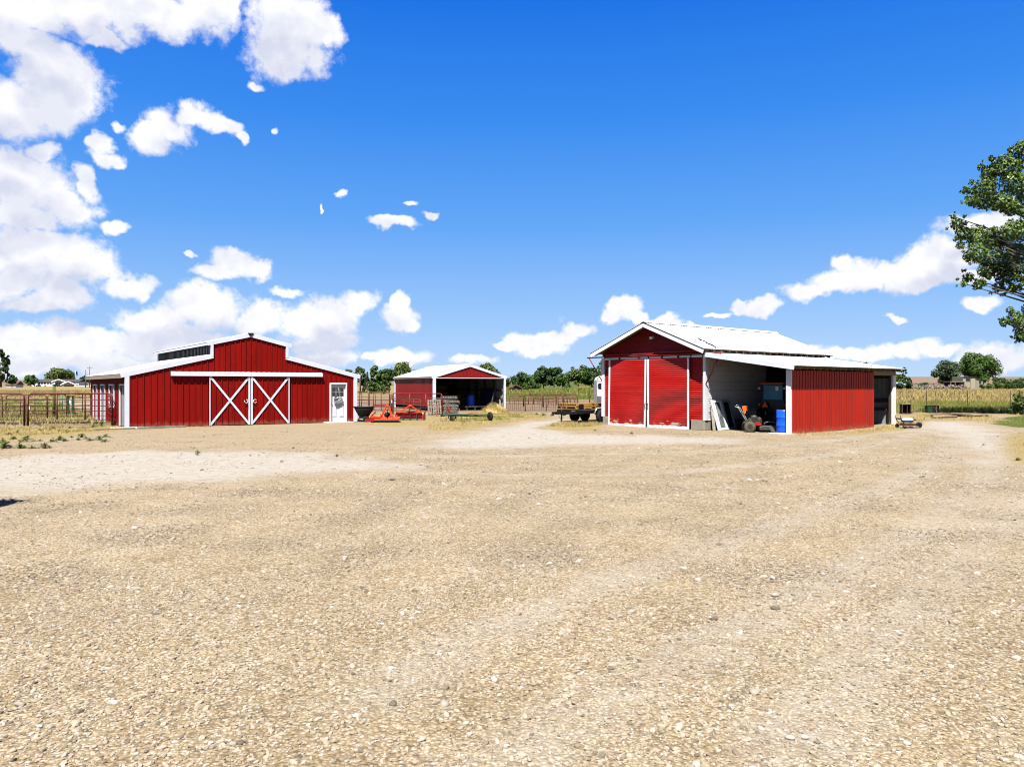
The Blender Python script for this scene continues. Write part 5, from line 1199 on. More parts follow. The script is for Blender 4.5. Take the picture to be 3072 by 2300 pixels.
for i, (a, b, Ya, Yb, lab) in enumerate(((1516, 1570, 74, 73, 'first red brown pen panel right of the hay shed'), (1572, 1628, 73, 72, 'second red brown pen panel right of the hay shed'), (1630, 1690, 72, 70, 'third red brown pen panel right of the hay shed'), (1692, 1733, 70, 69, 'red brown pen panel left of the tall gate frame'), (1769, 1832, 69, 68, 'red brown pen panel right of the tall gate frame'))):
    corral_panel(lab, 'far pen panels', pp(a, Ya), pp(b, Yb), 1.15, [.25, .5, .75], (.25, .5, .75), 'rust_red' if i % 2 else 'pipe_brown', .034, thin=.022)
for i, (a, b, Y) in enumerate(((1530, 1600, 80), (1602, 1668, 80), (1670, 1728, 79))):
    corral_panel(('leftmost', 'middle', 'rightmost')[i] + ' panel of the farthest pen row below the green bank', 'farthest pen panels', pp(a, Y), pp(b, Y), 1.1, [.3, .55, .8], (.3, .65), 'pipe_brown', .03)
t = thing('pen_archway', 'tall thin pipe gate frame rising above the far pens', 'archway', pp(1734, 69)); L = (1768 - 1734) / F * 69
MB().tube([(0, 0, -.1), (0, 0, 1.78), (L, 0, 1.78), (L, 0, -.1)], .03, 7).build('frame', M['pipe_brown'], t)
MB().box((L / 2, 0, 1.85), (L + .1, .06, .07)).build('top_board', M['new_wood'], t)

# ------------------------------------------------------------------ farm implements right of the barn
def wheel(parent, c, r, w, axis=(1, 0, 0), tyre='rubber', rim='steel', lugs=0, rimr=.55):
    ax = Vector(axis).normalized(); Mx = Matrix.Translation(c) @ ax.to_track_quat('Z', 'Y').to_matrix().to_4x4()
    ty = MB().lathe([(r * rimr, -w / 2), (r * .9, -w / 2), (r, -w * .32), (r, w * .32), (r * .9, w / 2), (r * rimr, w / 2), (r * rimr, -w / 2)], 24, Mx)
    for i in range(lugs):
        a = 2 * math.pi * i / lugs; ty.box(Mx @ Vector((r * math.cos(a), r * math.sin(a), 0)), (r * .10, r * .12, w * .92), (Mx.to_3x3() @ Matrix.Rotation(a, 3, 'Z')))
    q = ty.build('wheel', M[tyre], parent)
    MB().lathe([(.02, -w * .2), (r * rimr * .4, -w * .22), (r * rimr * .9, -w * .36), (r * rimr * 1.01, -w * .44), (r * rimr * 1.01, w * .44), (r * rimr * .9, w * .36), (r * rimr * .4, w * .22), (.02, w * .2)], 20, Mx).build('rim', M[rim], q)
    return q
def build_cutter():
    t = thing('rotary_cutter', 'orange red rotary mower implement on the ground right of the red barn', 'mower implement', gp(1156, 1265), R(6))
    MB().prism([(-.82, -.75, .10), (.82, -.75, .10), (.82, .35, .10), (.45, .85, .10), (-.45, .85, .10), (-.82, .35, .10)], (0, 0, .17)).build('deck', M['orange'], t, bevel=.02)
    MB().prism([(-.80, -.77, .26), (-.2, -.77, .26), (-.55, -.77, .33), (-.80, -.77, .33)], (0, 1.2, 0)).build('deck_rib', M['orange'], t)
    for x in (-.25, .28, .62): MB().box((x, 0, .31), (.06, 1.3, .09)).build('stiffener', M['orange'], t)
    MB().box((-.80, -.78, .14), (.5, .03, .16)).build('skid', M['rail_red'], t)
    MB().box((.15, -.79, .06), (1.3, .02, .10)).build('chain_guard', M['black'], t)
    MB().lathe([(.16, .28), (.17, .40), (.12, .50), (.05, .52)], 14, Matrix.Translation((.1, .1, 0))).build('gearbox', M['black_metal'], t)
    for s_ in (-1, 1):
        MB().bar((.12 + s_ * .30, -.55, .28), (.14 + s_ * .04, -.35, .92), .05, .09).build('mast_leg', M['orange'], t)
        MB().box((.12 + s_ * .33, -.68, .34), (.06, .14, .24)).build('hitch_lug', M['orange'], t)
        MB().bar((.14 + s_ * .05, -.34, .88), (-.35 + s_ * .12 + .25, .75, .30), .04, .06).build('mast_brace', M['orange'], t)
    MB().box((.14, -.36, .92), (.16, .12, .14)).build('mast_top', M['orange'], t)
    MB().cyl((.12, -.85, .42), (.1, .0, .42), .045, 10).build('drive_shaft', M['black'], t)
    MB().bar((-.78, -.6, .3), (-.55, .2, .55), .05, .08).build('side_bar', M['orange'], t)
    wheel(t, (0, 1.05, .2), .2, .1)
    MB().box((0, .95, .32), (.06, .4, .06)).build('tail_fork', M['orange'], t)
build_cutter()
def build_box_blade():
    t = thing('box_blade', 'orange box blade implement standing in front of the red pipe gate', 'blade implement', gp(1232, 1260), R(-8))
    MB().prism([(-.82, .05, .07), (.80, .05, .07), (.80, .10, .50), (-.82, .10, .50)], (0, .06, 0)).build('mouldboard', M['orange'], t)
    MB().box((-.01, -.01, .47), (1.62, .10, .07)).build('top_beam', M['orange'], t); MB().box((-.01, .02, .22), (1.6, .05, .05)).build('mid_rib', M['rail_red'], t)
    for s_ in (-.84, .82): MB().prism([(s_, -.42, .04), (s_, .16, .04), (s_, .16, .52), (s_, -.1, .52), (s_, -.42, .30)], (.03, 0, 0)).build('end_plate', M['orange'], t)
    for s_ in (-.06, .06): MB().bar((s_ + .08, -.3, .86), (s_ * 4 - .4, .05, .48), .035, .07).build('mast_leg', M['orange'], t)
    MB().bar((.08, -.3, .86), (.55, .04, .48), .04, .07).build('mast_strut', M['orange'], t)
    MB().box((.08, -.32, .87), (.14, .08, .10)).build('mast_top', M['orange'], t)
    for x in (-.42, .0, .4):
        MB().tube([(x, -.05, .45), (x, -.12, .25), (x + .02, -.2, .10), (x + .04, -.32, .03)], .022, 6).build('ripper_tooth', M['black_metal'], t)
    MB().box((-.01, .02, .05), (1.6, .05, .09)).build('cutting_edge', M['steel'], t)
    MB().box((.79, -.2, .42), (.08, .02, .08)).build('sticker', M['white_paint'], t)
build_box_blade()
def build_tub():
    p = at(1092, 43.2); t = thing('black_tub', 'big black plastic tub cart half hidden behind the right corner of the barn', 'cart', p, R(5))
    def loop(z, a, b, n=18): return [(a * (abs(math.cos(i / n * 6.283)) ** .6) * (1 if math.cos(i / n * 6.283) > 0 else -1), b * (abs(math.sin(i / n * 6.283)) ** .6) * (1 if math.sin(i / n * 6.283) > 0 else -1), z) for i in range(n)]
    prof = [(.32, .30, .22), (.42, .34, .26), (.62, .50, .40), (.84, .58, .46), (.84, .53, .41), (.45, .36, .28)]
    V = []; n = 18
    for z, a, b in prof: V += loop(z, a, b)
    Fc = [(i*n+k, i*n+(k+1) % n, (i+1)*n+(k+1) % n, (i+1)*n+k) for i in range(len(prof)-1) for k in range(n)] + [tuple(reversed(range(n))), tuple(range((len(prof)-1)*n, len(prof)*n))]
    MB().add(V, Fc, True).build('tub', M['black'], t)
    MB().tube(loop(.85, .59, .47), .025, 6, closed=True).build('rim', M['deck_grey'], t)
    MB().box((0, 0, .25), (.5, .4, .12)).build('base', M['black'], t)
    for s_ in (-.25, .25): wheel(t, (.12, s_, .16), .16, .07, (0, 1, 0))
    MB().box((-.28, 0, .1), (.04, .3, .2)).build('stand', M['black_metal'], t)
build_tub()
def build_rake():
    t = thing('hay_rake', 'green toothed hay rake lying in front of the pallets by the hay shed', 'hay rake', gp(1364, 1263), R(3))
    MB().tube([(-.80, 0, .30), (-.4, -.02, .36), (.0, -.03, .38), (.45, -.02, .36), (.82, 0, .32)], .05, 8).build('tool_bar', M['dk_green'], t)
    MB().box((0, .05, .33), (1.6, .22, .035)).build('rake_deck', M['dk_green'], t)
    for i in range(17):
        x = -.78 + i * .0975
        m = MB(); m.tube([(x, 0, .32), (x + .01, -.05, .18), (x + .015, -.12, .02)], .013, 5); m.build('tine', M['straw'] if i % 3 else M['dk_green'], t)
    MB().bar((-.1, .15, .38), (2.0, .55, .34), .05, .06).build('draw_beam', M['dk_green'], t)
    MB().bar((.5, .1, .40), (1.3, .7, .46), .05, .06).build('yellow_brace', M['straw'], t)
    MB().bar((1.1, .45, .3), (2.1, .6, .52), .05, .05).build('yellow_brace', M['straw'], t)
    MB().tube([(-.15, .45, .24), (.9, .5, .28), (2.0, .55, .24)], .03, 6).build('axle', M['black_metal'], t)
    wheel(t, (-.15, .42, .24), .24, .12, (.3, 1, 0), 'rubber', 'chrome'); wheel(t, (2.02, .52, .24), .26, .14, (1, .5, 0), 'rubber', 'steel')
    MB().bar((-.2, .5, .3), (-.45, .9, .75), .05, .16).build('spring_arm', M['pipe_red'], t)
build_rake()
# pallets: one stack lying flat, some leaning behind the red gate
def make_pallet():
    t = thing('pallet', 'weathered wooden pallet in the stack', 'pallet')
    for i in range(7): MB().box((-.5 + i * .165, 0, .13), (.10, 1.0, .02)).build('board', M['grey_wood'], t)
    for y in (-.45, 0, .45): MB().box((0, y, .075), (1.1, .045, .09)).build('stringer', M['grey_wood'], t)
    for i in range(3): MB().box((-.5 + i * .5, 0, .018), (.10, 1.0, .02)).build('bottom_board', M['grey_wood'], t)
    return t
pal = make_pallet(); first = True
r2 = random.Random(4); base = at(1352, 53.2)
for k in range(9):
    o = pal if first else copy_tree(pal); first = False
    o.location = base + Vector((r2.uniform(-.05, .05) + (-.16 if k > 6 else 0), r2.uniform(-.05, .05), k * .142)); o.rotation_euler = (0, 0, R(8) + r2.uniform(-.05, .05))
    o['label'] = 'topmost pallet of the stack before the hay shed' if k == 8 else 'lowest pallet of the stack before the hay shed' if k == 0 else 'grey pallet inside the stack before the hay shed'; o['group'] = 'stacked pallets'
for k in range(4):
    o = copy_tree(pal); o.location = at(1306 + k * 6, 53.0 + k * .35) + Vector((0, 0, .52)); o.rotation_euler = (R(74 + 3 * k), R(90 if k % 2 else 0), R(20 + 4 * k))
    o['label'] = ('leftmost', 'second', 'third', 'rightmost')[k] + ' pallet leaning upright behind the end of the bright red gate'; o['group'] = 'leaning pallets'

# ------------------------------------------------------------------ inside and beside the hay shed
def bale_mesh():
    m = MB(); m.box((0, 0, .2), (.95, .45, .38)); return m
b0 = None
rb = random.Random(8); k = 0
for (u, v, z, c) in [(2.6 + i * .98, 8.6, .0 + j * .40, 0) for j in range(5) for i in range(2)] + [(3.6 + i * .98, 7.6, j * .40, 0) for j in range(3) for i in range(2)]:
    if b0 is None:
        b0 = thing('hay_bale', '', 'hay bale'); bm_ = MB().box((0, 0, .2), (.95, .45, .38)).build('bale', M['hay'], b0, bevel=.04)
        for x in (-.22, .22): MB().box((x, 0, .2), (.012, .465, .395)).build('twine', M['straw'], b0)
        o = b0
    else: o = copy_tree(b0)
    o.location = hay_pt(u + rb.uniform(-.04, .04), v + rb.uniform(-.04, .04), z + .012); o.rotation_euler = (0, 0, HS['th'] + rb.uniform(-.05, .05))
    o['label'] = 'brown hay bale stacked in the dark at the back of the hay shed'; o['group'] = 'stacked hay bales'
def barrel(label, loc, k=1.0):
    t = thing('plastic_barrel', label, 'barrel', loc)
    MB().lathe([(.24, 0), (.285, .03), (.295, .12), (.29, .28), (.30, .30), (.30, .33), (.29, .35), (.29, .60), (.30, .62), (.30, .65), (.29, .67), (.293, .84), (.28, .92), (.255, .94), (.255, .90), (.05, .90)], 28, Matrix.Scale(k, 4)).build('drum', M['blue'], t)
    for s_ in (-1, 1): MB().cyl((s_ * .16 * k, 0, .89 * k), (s_ * .16 * k, 0, .93 * k), .035 * k, 10).build('bung', M['white_trim'], t)
    return t
t = thing('low_pallet', 'low dark wooden platform under the blue barrel in the hay shed', 'platform', hay_pt(3.9, 1.6, .01), HS['th'])
for i in range(6): MB().box((-.75 + i * .3, 0, .30), (.24, 1.2, .04)).build('board', M['grey_wood'], t)
for x in (-.7, 0, .7): MB().box((x, 0, .14), (.1, 1.1, .27)).build('leg', M['dark_wood'], t)
barrel('blue plastic barrel standing inside the open hay shed', hay_pt(3.75, 1.6, .335), .95)
t = thing('blue_tarp_panel', 'dark blue sheet leaning on the right inner wall of the hay shed', 'sheet', hay_pt(5.2, 1.2, .02), HS['th'])
MB().prism([(0, 0, 0), (0, 2.6, 0), (.35, 2.6, 1.75), (.35, 0, 1.75)], (.03, 0, 0)).build('sheet', M['navy'], t); MB().box((.36, 1.3, 1.76), (.05, 2.62, .04)).build('edge_bar', M['black'], t)
for i in range(3):
    a = hay_pt(4.95 + i * .1, .55 + i * .12, .02); b = hay_pt(5.55 + i * .06, .7 + i * .12, 1.9 - .15 * i)
    o = MB().tube([Vector((0, 0, 0)), b - a], .02, 6).build('metal_pole', M['steel'], None, loc=a); tag(o, ('leftmost', 'middle', 'rightmost')[i] + ' of three thin poles leaning inside the hay shed', 'pole', 'poles leaning in the hay shed')
def straw_pile():
    c = at(1482, 57.6); t = thing('straw_pile', 'heap of yellow straw at the right front post of the hay shed', 'straw pile', c)
    n, m_ = 22, 7; V = []; rr = random.Random(2)
    for i in range(m_):
        f = i / (m_ - 1)
        for k_ in range(n):
            a = k_ / n * 6.283; q = (1 - f) * (1 + .18 * math.sin(3 * a + i) + rr.uniform(-.06, .06))
            V.append((1.05 * q * math.cos(a) + f * .2, .65 * q * math.sin(a), .68 * (1 - (1 - f) ** 1.5) + rr.uniform(-.03, .03) * (i > 0) - .02))
    MB().add(V, [(i*n+k_, i*n+(k_+1) % n, (i+1)*n+(k_+1) % n, (i+1)*n+k_) for i in range(m_-1) for k_ in range(n)], True).build('heap', M['straw'], t)
    r = np.random.default_rng(4); nb = 2600; a = r.uniform(0, 6.28, nb); q = r.uniform(0, 1.05, nb) ** .6
    x, y = 1.05 * q * np.cos(a), .65 * q * np.sin(a); z = .68 * (1 - np.clip(q, 0, 1) ** 1.5)
    v = blades(x, y, .12 * r.uniform(.4, 1.3, nb), .012, 5, 1.2); v[:, 2] -= np.repeat(terrain(x, y), 3); v[:, 2] += np.repeat(z, 3)
    o = obj('loose_straw', np_mesh('loose_straw', v, 3), M['straw_blade'], t); tag(o, kind='stuff')
straw_pile()
for i, (px, Y, h, tilt, lab) in enumerate(((1496, 58.3, .85, 8, 'broken brown post leaning left of the hay shed right post'), (1503, 57.9, .7, -6, 'short broken brown post in front of the hay shed right post'), (1507, 58.6, .95, -12, 'taller grey broken post against the hay shed right post'))):
    t = thing('broken_post', lab, 'post', at(px, Y)); tx = math.tan(R(tilt)) * h
    MB().tube([(0, 0, -.05), (tx * .5, 0, h * .5), (tx, .02, h)], [.07, .075, .05], 7).build('post', M['grey_wood'], t); MB().tube([(tx * .4, 0, h * .4), (tx * .4 + .12, -.04, h * .62)], .025, 5).build('splinter', M['tan_wood'], t)

# ------------------------------------------------------------------ lettering helper
def lettering(text, size, mat, parent, loc, rot, name='lettering'):
    cu = bpy.data.curves.new(name, 'FONT'); cu.body = text; cu.size = size; cu.extrude = .003; cu.align_x = 'CENTER'; cu.align_y = 'CENTER'
    tmp = bpy.data.objects.new('tmp', cu); COL.objects.link(tmp); bpy.context.view_layer.update()
    me = bpy.data.meshes.new_from_object(tmp.evaluated_get(bpy.context.evaluated_depsgraph_get())); bpy.data.objects.remove(tmp)
    me.name = name; me.materials.clear(); o = obj(name, me, M[mat], parent); o.location = loc; o.rotation_euler = rot; return o

# ------------------------------------------------------------------ trailers left of the wooden shed
def build_flatbed():
    # x runs back along the bed, from the coupler
    p = shed_pt(-1.62, -2.0, 0); p.z = gz(p.x, p.y)
    t = thing('flatbed_trailer', 'black flatbed trailer with wooden pallets parked left of the wooden shed', 'trailer', p, SH['th'] + R(90))
    MB().bar((.0, 0, .55), (1.1, .55, .55), .09, .15).build('tongue_rail', M['black_metal'], t); MB().bar((.0, 0, .55), (1.1, -.55, .55), .09, .15).build('tongue_rail', M['black_metal'], t)
    MB().box((-.1, 0, .56), (.30, .14, .12)).build('coupler', M['black_metal'], t)
    MB().box((-.12, .09, .48), (.05, .05, .10)).build('safety_reflector', M['pipe_red'], t)
    MB().cyl((.42, .0, .02), (.42, 0, .95), .04, 10).build('jack', M['black_metal'], t); MB().box((.42, 0, .02), (.2, .2, .03)).build('jack_foot', M['black_metal'], t)
    MB().tube([(.15, -.05, .45), (.25, -.1, .22), (.4, -.12, .2), (.5, -.05, .42)], .015, 5).build('safety_chain', M['steel'], t)
    for s_ in (-1, 1): MB().box((3.4, s_ * .98, .60), (4.6, .09, .17)).build('side_rail', M['black_metal'], t)
    MB().box((1.08, 0, .60), (.09, 1.95, .20)).build('front_rail', M['black_metal'], t)
    for i in range(10): MB().box((3.4, -.86 + i * .191, .70), (4.58, .18, .035)).build('deck_board', M['dark_wood'], t)
    pl = MB().lathe([(.0, 0), (.26, 0), (.26, .02), (.0, .02)], 24, Matrix.Translation((1.022, .42, .50)) @ Matrix.Rotation(R(-90), 4, 'Y') @ Matrix.Diagonal((.45, 1, 1, 1))).build('name_plate', M['black'], t)
    lettering('BigTex', .17, 'white_paint', pl, (.998, .42, .50), (R(90), 0, R(-90)))
    MB().box((1.024, -.3, .62), (.01, .32, .07)).build('reflector_strip', M['grey_metal'], t)
    for k in range(2):
        for s_ in (-1, 1): wheel(t, (2.5 + k * .85, s_ * 1.02, .36), .36, .22, (0, 1, 0), 'rubber', 'chrome')
    for s_ in (-1, 1):
        MB().tube([(1.95, s_ * 1.04, .5), (2.1, s_ * 1.04, .78), (2.9, s_ * 1.04, .84), (3.7, s_ * 1.04, .78), (3.85, s_ * 1.04, .5)], .05, 6).build('fender', M['chrome'], t)
    MB().box((1.45, -.4, .86), (.3, .3, .28)).build('tool_box', M['black'], t)
    MB().box((2.0, .2, .78), (.5, .6, .12)).build('chock_pile', M['steel'], t)
    return t
fb = build_flatbed()
def lumber_pallet(label, loc, rz, n=7, L=1.15, W_=1.0):
    t = thing('lumber_pallet', label, 'pallet', loc, rz, 'yellow pallets on the trailer')
    for y in (-W_ / 2 + .03, 0, W_ / 2 - .03): MB().box((0, y, .085), (L, .05, .10)).build('stringer', M['new_wood'], t)
    for i in range(n): MB().box((-L / 2 + .06 + i * (L - .12) / (n - 1), 0, .147), (.11, W_, .022)).build('board', M['new_wood'], t)
    for i in range(3): MB().box((-L / 2 + .06 + i * (L - .12) / 2, 0, .022), (.11, W_, .022)).build('bottom_board', M['new_wood'], t)
    return t
for i, (x, y, z) in enumerate(((1.75, .3, .73), (1.75, .3, .892), (3.0, .1, .73), (3.0, .1, .892))):
    base_ = Vector((fb.location.x, fb.location.y, fb.location.z)); a = fb.rotation_euler.z
    loc = base_ + Vector((x * math.cos(a) - y * math.sin(a), x * math.sin(a) + y * math.cos(a), z))
    lumber_pallet(('lower', 'upper')[i % 2] + ' yellow wooden pallet at the ' + ('front' if i < 2 else 'rear') + ' of the flatbed trailer', loc, a + R(2 * i), L=1.3, W_=1.5)
def build_horse_trailer():
    p = at(1850, 50.5); t = thing('horse_trailer', 'white horse trailer parked behind the left corner of the wooden shed', 'trailer', p, R(-4))
    Wt, Ht, Lt = 2.1, 2.35, 4.6; x0 = (1790 - 1850) / F * 50.5
    prof = [(x0 + .06, .46), (x0, .50), (x0, Ht), (x0 + .08, Ht + .20), (x0 + .32, Ht + .34), (x0 + Wt - .32, Ht + .34), (x0 + Wt - .08, Ht + .20), (x0 + Wt, Ht), (x0 + Wt, .50), (x0 + Wt - .06, .46)]
    MB().prism([(x, 0, z) for x, z in prof], (0, Lt, 0)).build('body', M['trailer_white'], t, bevel=.03)
    MB().box((x0 + Wt / 2, -.012, .92), (Wt - .02, .02, .82)).build('stone_guard', M['diamond'], t)
    for i in range(12): MB().box((x0 + .62, -.028, .58 + i * .06), (.5, .012, .025)).build('louvre', M['steel'], t)
    w = MB().prism([(x0 + .20 + .10 * math.cos(a) + (.52 if math.cos(a) > 0 else 0), -.012, 1.98 + .16 * math.sin(a)) for a in [R(q) for q in range(0, 360, 20)]], (0, -.015, 0)).build('window', M['glass'], t)
    MB().tube([(x0 + .20 + .12 * math.cos(a) + (.52 if math.cos(a) > 0 else 0), -.02, 1.98 + .18 * math.sin(a)) for a in [R(q) for q in range(0, 360, 20)]], .014, 5, closed=True).build('window_seal', M['black'], w)
    MB().tube([(x0 + .02, -.01, .5), (x0 + .02, -.01, Ht), (x0 + .1, -.01, Ht + .2), (x0 + .33, -.01, Ht + .33)], .022, 6).build('edge_trim', M['chrome'], t)
    MB().bar((x0 + .05, -.016, 2.30), (x0 + Wt, -.016, 2.30), .02, .02).build('body_seam', M['black'], t)
    for (a_, b_) in (((.28, 2.42), (.36, 2.58)), ((.28, 2.42), (.40, 2.41)), ((.46, 2.42), (.52, 2.56)), ((.52, 2.56), (.62, 2.55)), ((.62, 2.55), (.58, 2.43))):
        MB().bar((x0 + a_[0], -.015, a_[1]), (x0 + b_[0], -.015, b_[1]), .012, .028).build('emblem_stroke', M['black'], t)
    MB().bar((x0 + Wt / 2 - .5, 0, .50), (x0 + Wt / 2, -1.2, .50), .08, .12).build('tongue_rail', M['chrome'], t); MB().bar((x0 + Wt / 2 + .5, 0, .50), (x0 + Wt / 2, -1.2, .50), .08, .12).build('tongue_rail', M['chrome'], t)
    for s_ in (x0 + .1, x0 + Wt - .1):
        for k in (2.2, 3.05): wheel(t, (s_, k, .36), .36, .2, (1, 0, 0), 'rubber', 'chrome')
build_horse_trailer()

# ------------------------------------------------------------------ things in and around the lean-to
def shed_thing(name, label, cat, u, v, rz=0, group=None):
    p = shed_pt(u, v); p.z = gz(p.x, p.y) + .004; return thing(name, label, cat, p, SH['th'] + rz, group)
def build_tractor():
    t = shed_thing('compact_tractor', 'red orange tractor with a cab parked deep inside the lean-to', 'tractor', 8.75, 2.3)
    for s_ in (-1, 1):
        wheel(t, (s_ * .60, .55, .58), .58, .34, (1, 0, 0), 'rubber', 'orange', lugs=22, rimr=.5); wheel(t, (s_ * .52, 2.2, .36), .36, .22, (1, 0, 0), 'rubber', 'orange', lugs=16)
        pts = [(s_ * .60, .55 + .72 * math.cos(R(a)), .58 + .70 * math.sin(R(a))) for a in range(15, 170, 14)]
        m = MB()
        for q0, q1 in zip(pts, pts[1:]): m.bar(q0, q1, .44, .05, (0, 0, 1) if abs(q1[2] - q0[2]) < abs(q1[1] - q0[1]) else (0, 1, 0))
        m.build('fender', M['tractor_red'], t)
        for y in (.05, 1.15): MB().bar((s_ * .62, y, .95), (s_ * .56, y + .05, 2.18), .06, .06).build('cab_post', M['black_metal'], t)
        MB().lathe([(.0, 0), (.05, .0), (.06, .05), (.0, .06)], 10, Matrix.Translation((s_ * .66, -.02, 2.02)) @ Matrix.Rotation(R(90), 4, 'X')).build('work_light', M['white_paint'], t)
        MB().box((s_ * .70, .02, 1.22), (.10, .06, .12)).build('tail_lamp', M['sign_orange'], t)
    MB().box((0, .7, .72), (.5, 1.4, .55)).build('gear_case', M['black_metal'], t)
    MB().box((0, 1.95, .95), (.62, 1.3, .62)).build('hood', M['tractor_red'], t, bevel=.06)
    MB().box((0, .62, 2.25), (1.28, 1.45, .12)).build('cab_roof', M['tractor_red'], t, bevel=.04)
    MB().box((0, .07, 1.82), (1.0, .02, .70)).build('rear_window', M['cab_glass'], t)
    MB().box((.22, .05, 2.0), (.16, .015, .2)).build('window_sticker', M['white_board'], t)
    MB().box((0, .06, 1.24), (1.24, .05, .46)).build('rear_sill', M['black_metal'], t)
    for s_ in (-1, 1): MB().box((s_ * .60, .62, 1.66), (.02, 1.0, 1.0)).build('side_window', M['cab_glass'], t)
    MB().box((0, .62, .95), (1.0, 1.1, .06)).build('cab_floor', M['black_metal'], t)
    s3 = MB().prism([(-.34 + .19 * math.cos(R(a)), -.06, 1.20 + .19 * math.sin(R(a))) for a in (90, 210, 330)], (0, -.02, 0)).build('slow_vehicle_sign', M['sign_orange'], t)
    MB().tube([(-.34 + .215 * math.cos(R(a)), -.075, 1.20 + .225 * math.sin(R(a))) for a in (90, 210, 330)], .016, 6, closed=True).build('sign_border', M['pipe_red'], s3)
    MB().box((-.30, -.06, .82), (.05, .03, .2)).build('hitch_link', M['chrome'], t)
    for s_ in (-.3, .3): MB().bar((s_, .0, .55), (s_ * 1.1, -.45, .42), .05, .08).build('lift_arm', M['black_metal'], t)
    MB().bar((0, 0, .85), (0, -.4, .75), .05, .05).build('top_link', M['black_metal'], t)
build_tractor()
p = shed_pt(10.42, .42); p.z = gz(p.x, p.y) + .006
barrel('blue plastic barrel beside the white corner post of the lean-to', p, 1.12)
o = MB().box((0, 0, .02), (.9, .6, .03)).build('floor_slab', M['pale_slab'], None, loc=Vector((shed_pt(10.6, -.1).x, shed_pt(10.6, -.1).y, gz(12, 34) - .012)), bevel=.006); o.rotation_euler = (0, 0, SH['th']); tag(o, 'thin pale slab under the blue barrel at the lean-to corner', 'slab')
def build_frame_panel(label, v0, v1, sun=True):
    t = shed_thing('window_panel', label, 'window', 0, 0); t.location = shed_pt(0, 0, .13 * 0 + .012)
    ub, ut, h = 7.12, 6.70, 1.42
    Q = lambda v, f, d=0: Vector((ub + (ut - ub) * f + d * .95, v, h * f + d * .3))
    nm = 'white_paint' if sun else 'grey_metal'
    w = .09
    def strip(va, vb, fa, fb, name, mat, d0=0., th=.05): return MB().prism([Q(va, fa, d0), Q(vb, fa, d0), Q(vb, fb, d0), Q(va, fb, d0)], (th * .95, 0, th * .3)).build(name, M[mat], t)
    strip(v0, v0 + w, 0, 1, 'stile', nm); strip(v1 - w, v1, 0, 1, 'stile', nm); strip(v0 + w, v1 - w, 0, .07, 'bottom_rail', nm); strip(v0 + w, v1 - w, .93, 1, 'top_rail', nm)
    if sun:
        strip(v0 + w + .06, v0 + w + .13, .08, .92, 'inner_stile', nm, .012); strip(v1 - w - .07, v1 - w - .0, .08, .92, 'inner_stile', nm, .012)
        strip(v0 + w, v1 - w, .07, .93, 'pane', 'pane', .008, .01)
        cv, cf = v0 + .32, .50
        for k in range(26):
            a = 2 * math.pi * k / 26; a0 = Q(cv + .06 * math.cos(a), cf + .045 * math.sin(a), .03); vb = min(max(cv + .40 * math.cos(a), v0 + w + .14), v1 - w - .1); fb = min(max(cf + .36 * math.sin(a), .14), .86)
            MB().bar(a0, Q(vb, fb, .03), .016, .01, (.86, 0, .5)).build('sun_ray', M['grey_metal'], t)
    else:
        strip(v0 + w, v1 - w, .07, .93, 'pane', 'glass', .008, .01)
    return t
build_frame_panel('white framed window with a sunburst pattern leaning on the white shed wall', .22, 1.06)
build_frame_panel('dark grey framed window leaning behind the sunburst window', 1.09, 1.75, False)
o = MB().bar((0, 0, 0), shed_pt(6.74, .30, 1.15) - shed_pt(7.05, .02, .0), .03, .14, (1, 0, 0)).build('loose_board', M['grey_wood'], None, loc=shed_pt(7.05, .02, .02)); tag(o, 'weathered board leaning at the outer edge of the sunburst window', 'board')
